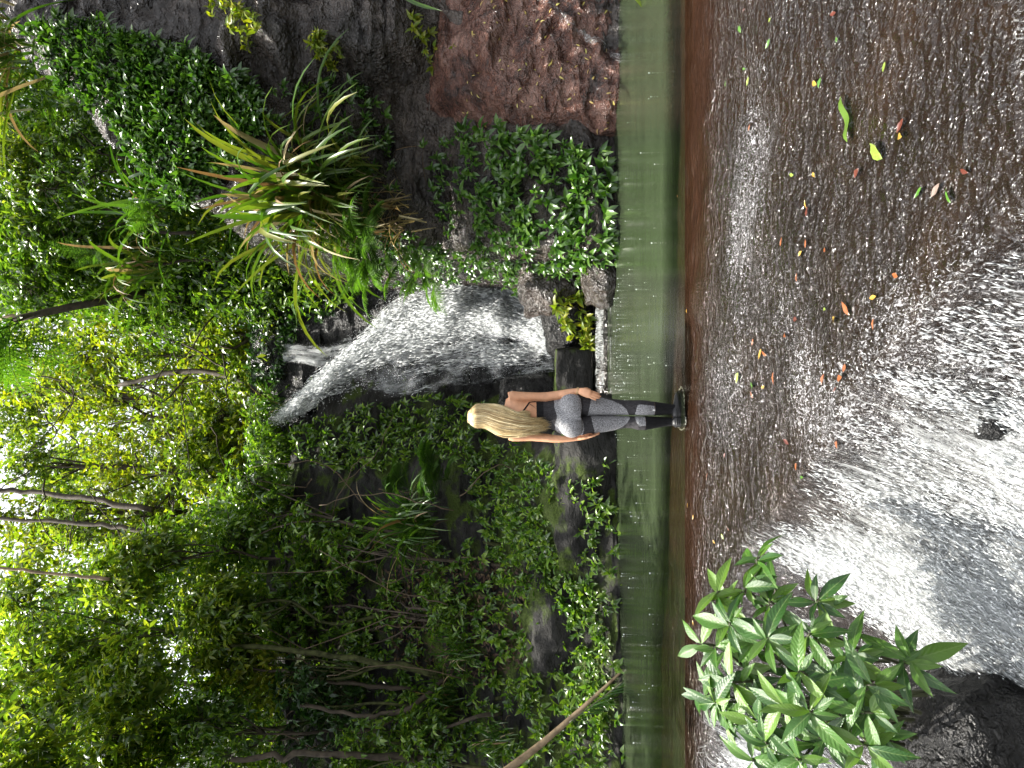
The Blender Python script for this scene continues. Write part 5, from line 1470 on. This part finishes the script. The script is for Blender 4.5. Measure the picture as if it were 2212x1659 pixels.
person = thing('person', 'person with long blonde hair in grey and black leggings standing at the pool lip', 'person', (PX, PY, PZ))
bme.materials.clear(); bme.materials.append(M['skin'])
body = obj('body', bme, None, person)

def shell(name, sel, off, mat, mats=None, facemat=None):
    """clothing: a skin-tight layer following the body where sel holds"""
    out_ = []
    Q = BQ[sel[BQ].all(1)]
    T = BT_[sel[BT_].all(1)] if len(BT_) else BT_
    used = np.unique(np.concatenate([Q.ravel(), T.ravel()]))
    idx = np.full(nv, -1); idx[used] = np.arange(len(used))
    me = mesh_np(name, BV[used] + BN[used] * off, idx[T] if len(T) else None, idx[Q])
    o = obj(name, me, mat, person)
    if mats:
        for m_ in mats: me.materials.append(m_)
        cen = np.concatenate([BV[T].mean(1), BV[Q].mean(1)]) if len(T) else BV[Q].mean(1)
        me.polygons.foreach_set('material_index', facemat(cen).astype(np.int32))
    return o
def lin(u, pts): return np.interp(u, [p[0] for p in pts], [p[1] for p in pts])
def panel(c):
    u = 2060 - c[:, 2] * 1133; v = 400 - c[:, 0] * 1133; back = c[:, 1] < 0.03
    m = np.zeros(len(c), int)
    # seat panel, heart shaped
    top = lin(v, [(200, 985), (235, 930), (262, 905), (330, 905), (395, 925), (420, 925), (470, 912), (525, 915), (560, 950), (600, 1000)])
    bot = lin(v, [(200, 1040), (218, 1105), (260, 1128), (340, 1138), (395, 1128), (412, 1125), (440, 1150), (520, 1160), (570, 1150), (590, 1110), (610, 1060)])
    m |= ((u > top) & (u < bot) & back).astype(int)
    # thigh panels
    rt = (v < 401)
    ru0 = lin(v, [(210, 1240), (255, 1222), (330, 1208), (400, 1198)]); ru1 = lin(v, [(225, 1250), (250, 1330), (275, 1420), (310, 1500), (350, 1540), (397, 1566)])
    lu0 = lin(v, [(405, 1225), (480, 1238), (560, 1262)]); lu1 = lin(v, [(405, 1570), (430, 1568), (470, 1540), (500, 1500), (530, 1430), (548, 1330), (565, 1265)])
    m |= (rt & (u > ru0) & (u < ru1) & (c[:, 1] < .02)).astype(int)
    m |= (~rt & (u > lu0) & (u < lu1) & (c[:, 1] < .02)).astype(int)
    # calf panels
    m |= (rt & (u > lin(v, [(300, 1660), (312, 1632), (340, 1620), (400, 1612)])) & (v > lin(u, [(1610, 330), (1640, 302), (1790, 318)])) & (u < 1790) & (c[:, 1] < .01)).astype(int)
    m |= (~rt & (u > lin(v, [(408, 1614), (450, 1618), (485, 1645)])) & (v < lin(u, [(1610, 470), (1650, 490), (1710, 486)])) & (u < 1708) & (c[:, 1] < .01)).astype(int)
    return m
leg_end = np.where(vV < 401, 1786, 1705)
leggings = shell('leggings', (~arm) & (vU > 806) & (vU < leg_end) & (np.abs(BV[:, 0]) < .21), .0035, M['charcoal'], [M['marl']], panel)
leggings['label'] = 'charcoal leggings with light grey marl panels'
shell('crop_top', (~arm) & (vU > 744) & (vU < 812) & (np.abs(BV[:, 0]) < .16), .0055, M['black'])
for nm, sel in (('sock', (vV < 401) & (vU > 1780)), ('sock', (vV >= 401) & (vU > 1700))):
    shell(nm, (~arm) & sel & (vU < 2045), .0065, M['black'])
# straps crossing the shoulder blades
from mathutils.bvhtree import BVHTree
bvh = BVHTree.FromPolygons([tuple(v) for v in BV], BF)
def on_back(u, v, off=.004):
    p = pv(u, v)
    h, n_, i_, d_ = bvh.ray_cast(Vector((p[0], -1.0, p[2])), Vector((0, 1, 0)))
    return np.array(h) + np.array([0, -off, 0]) if h is not None else p
for a, b in (((690, 283), (585, 418)), ((690, 528), (585, 400))):
    P = np.array([on_back(a[0] + (b[0] - a[0]) * t, a[1] + (b[1] - a[1]) * t) for t in np.linspace(0, 1, 12)])
    w = .006
    d = nrm(np.array([P[-1][2] - P[0][2], 0, -(P[-1][0] - P[0][0])]))
    V = np.stack([P - d * w, P + np.array([0, -.002, 0]), P + d * w], 1).reshape(-1, 3)
    obj('strap', mesh_np('strap', V, Q=grid_quads(12, 3)), M['black'], person)
P = np.array([on_back(u, v) for u, v in ((745, 279), (700, 284), (684, 292), (692, 300), (720, 318), (745, 345))])
sp = spline(P, 16); V = np.stack([sp + [-.004, 0, -.003], sp + [0, -.002, 0], sp + [.004, 0, .003]], 1).reshape(-1, 3)
obj('strap', mesh_np('strap', V, Q=grid_quads(16, 3)), M['black'], person)
# white tag on the right calf panel
p = on_back(1772, 352, .006); V = [p + [dx, 0, dz] for dx, dz in ((-.006, -.010), (.006, -.010), (.006, .010), (-.006, .010))]
obj('care_tag', mesh_np('care_tag', V, Q=[(0, 1, 2, 3)]), plain_mat('white_tag', (.75, .75, .73), .6), person)
# bracelets and ring
M['gold'] = plain_mat('pale_bracelet', (.62, .47, .25), .3)
for du in (0, 9):
    c = pv(1098 + du, 184 - .3 * du / 9, -.068 - du * .0004); th = np.linspace(0, 2 * math.pi, 19)
    b_ = MB(); b_.tube(np.stack([c[0] + .026 * np.cos(th), c[1] + .027 * np.sin(th), c[2] - .25 * .026 * np.cos(th)], -1), .0022, 5, False)
    obj('bracelet', b_.mesh('bracelet'), M['gold'], person)

# shoes: upper with ridged heel, thick sole; right toe turned out to the right
def shoe(cx, cy, yaw_):
    t = bpy.data.objects.new('shoe', None)
    c, s = math.cos(yaw_), math.sin(yaw_)
    Rm = np.array([[c, -s, 0], [s, c, 0], [0, 0, 1]])
    def ringsec(y, w, h0, h1, pw=2.6, k=18):
        th = np.arange(k) * 2 * math.pi / k
        x = w * np.sign(np.cos(th)) * np.abs(np.cos(th)) ** (2 / pw); z = (h0 + h1) / 2 + (h1 - h0) / 2 * np.sign(np.sin(th)) * np.abs(np.sin(th)) ** (2 / pw)
        return np.stack([x, 0 * x + y, z], -1)
    def section(rows, name, mat, parent):
        V = np.concatenate([ringsec(*r) for r in rows]); k = 18; n = len(rows)
        i = np.arange(n - 1)[:, None] * k; j = np.arange(k)[None]; j2 = (j + 1) % k
        Q = np.stack([i + j, i + k + j, i + k + j2, i + j2], -1).reshape(-1, 4)
        V = np.concatenate([V, [V[:k].mean(0)], [V[(n - 1) * k:n * k].mean(0)]])
        T = [(n * k, q, (q + 1) % k) for q in range(k)] + [(n * k + 1, (n - 1) * k + (q + 1) % k, (n - 1) * k + q) for q in range(k)]
        V = V @ Rm.T + np.array([cx, cy, 0])
        return obj(name, mesh_np(name, V, T, Q), mat, parent)
    up = section([(-.078, .012, .03, .085), (-.074, .030, .018, .098), (-.055, .040, .012, .108), (-.02, .042, .012, .108), (.02, .041, .012, .098), (.06, .042, .012, .080), (.11, .046, .012, .066), (.15, .044, .012, .055), (.178, .032, .014, .042), (.19, .012, .018, .030)], 'shoe', M['rubber'], person)
    section([(-.088, .014, .002, .026), (-.080, .036, .0, .028), (-.03, .044, .0, .027), (.05, .043, .0, .024), (.12, .050, .0, .024), (.17, .044, .002, .026), (.197, .02, .008, .026)], 'sole', M['rubber'], up)
    for h in (.038, .052, .066, .080):
        th = np.linspace(math.pi * 1.02, math.pi * 1.98, 14)
        P = np.stack([.044 * np.cos(th), -.036 + .048 * np.sin(th), h + 0 * th], -1) @ Rm.T + np.array([cx, cy, 0])
        b_ = MB(); b_.tube(P, .0042, 6); obj('heel_ridge', b_.mesh('heel_ridge'), M['rubber'], up)
    return up
shoe(pv(0, 350)[0], .0, R(-42))
shoe(pv(0, 456)[0], .0, R(3))
# white ripple of water round the shoes
n = 420
th = rng.uniform(0, 2 * math.pi, n); w_ = rng.integers(0, 2, n)
rr = 1 + .05 * fbm(np.stack([np.cos(th) * 3, np.sin(th) * 3, w_], -1), 3, 3) + np.abs(rng.normal(0, .06, n))
C = np.stack([np.where(w_ == 0, pv(0, 350)[0] + .045, pv(0, 456)[0]) + np.where(w_ == 0, .125, .062) * rr * np.cos(th), np.where(w_ == 0, .05, .045) + np.where(w_ == 0, .10, .14) * rr * np.sin(th), .012 + .006 * rng.random(n)], -1)
V, T = drops(C, rng.uniform(.0015, .005, n))
fo = obj('foam', mesh_np('foam', V, T, smooth=False), M['drop'], loc=(PX, PY, PZ)); tag(fo, 'thin broken white ripple of water around the black shoes', 'foam', kind='stuff')

# hair: cap plus several hundred ribbons hanging down the back
M['hair'], _n, _pb, _ = mat_new('blonde_hair')
_g = _n.nodes.new('ShaderNodeNewGeometry')
_c = ramp(_n, _g.outputs['Random Per Island'], [(0.0, (0.20, 0.12, 0.045)), (0.25, (0.42, 0.29, 0.12)), (0.6, (0.68, 0.53, 0.26)), (1.0, (0.82, 0.70, 0.42))])
_c = mixc(_n, .5, _c, ramp(_n, noise(_n, objco(_n), 16, 3), [(.3, .6), (.7, 1.25)]), 'MULTIPLY')
_n.links.new(_c, _pb.inputs['Base Color']); _pb.inputs['Roughness'].default_value = .42
r = np.random.default_rng(77)
b_ = MB()
ellip(b_, HC + np.array([0.0, -.008, .012]), (.083, .088, .094))
NS = 1700
for k in range(NS):
    s = r.random()                        # 0 = right side of the face, 1 = left edge
    ph = R(-82 + 150 * s) + r.normal(0, .05)  # angle round the back of the head
    lay = r.random()
    rad = 1.02 + .10 * lay
    root = HC + np.array([.015 * r.normal() - .01, .02 - .06 * r.random(), .100 + .006 * lay])
    if r.random() < .35: root = HC + np.array([-math.sin(ph) * .05 * -1, -math.cos(ph) * .05, .088])
    dx, dy = -math.sin(ph), -math.cos(ph)
    p1 = HC + np.array([-dx * -.078 * rad, dy * .086 * rad, .055])
    p2 = HC + np.array([-dx * -.090 * rad, dy * .098 * rad, -.03])
    xa = lambda u, a, b: -((a + (b - a) * s) - 400) / 1133.0
    yb = -.075 - .035 * lay
    side = abs(2 * s - 1)
    p3 = np.array([xa(0, 306, 586), yb * (1 - .35 * side ** 2) + .0, (2060 - 440) / 1133.0])
    p4 = np.array([xa(0, 360, 584), yb - .020 * (1 - side), (2060 - 570) / 1133.0])
    ue = np.interp(s, [0, .15, .45, .75, 1], [640, 760, 838, 815, 730]) + r.normal(0, 22) - 60 * (r.random() < .15)
    p5 = np.array([xa(0, 396, 562) + r.normal(0, .006), yb - .018, (2060 - (570 + ue) / 2) / 1133.0])
    p6 = np.array([xa(0, 404, 548) + r.normal(0, .010), yb - .004, (2060 - ue) / 1133.0])
    if s < .13:   # a few locks fall in front of the right shoulder blade, thin
        p5 = p4 + np.array([.01 * r.normal() - .01, .0, -.05]); p6 = p5 + np.array([-.01, 0, -.06])
    n_ = 22
    P = spline([root, p1, p2, p3, p4, p5, p6], n_)
    tt = np.linspace(0, 1, n_)[:, None]
    wv = .0035 * np.sin(tt * 22 + r.random() * 6 + s * 9) * tt
    P[:, 0:1] += wv + .004 * np.sin(tt * 7 + s * 25) * tt
    P[:, 1:2] += .004 * r.normal() * tt
    w = r.uniform(.0008, .0024) * np.interp(tt[:, 0], [0, .1, .8, 1], [.5, 1, .9, .15])[:, None]
    sdv = nrm(np.array([math.cos(ph), -math.sin(ph) * -1 * .0, .0]) + np.array([0, .5 * r.normal(), 0]))
    V = np.stack([P - sdv * w, P + np.array([0, -.0012, 0]), P + sdv * w], 1).reshape(-1, 3)
    b_.add(V, None, grid_quads(n_, 3))
obj('hair', b_.mesh('hair'), M['hair'], person)
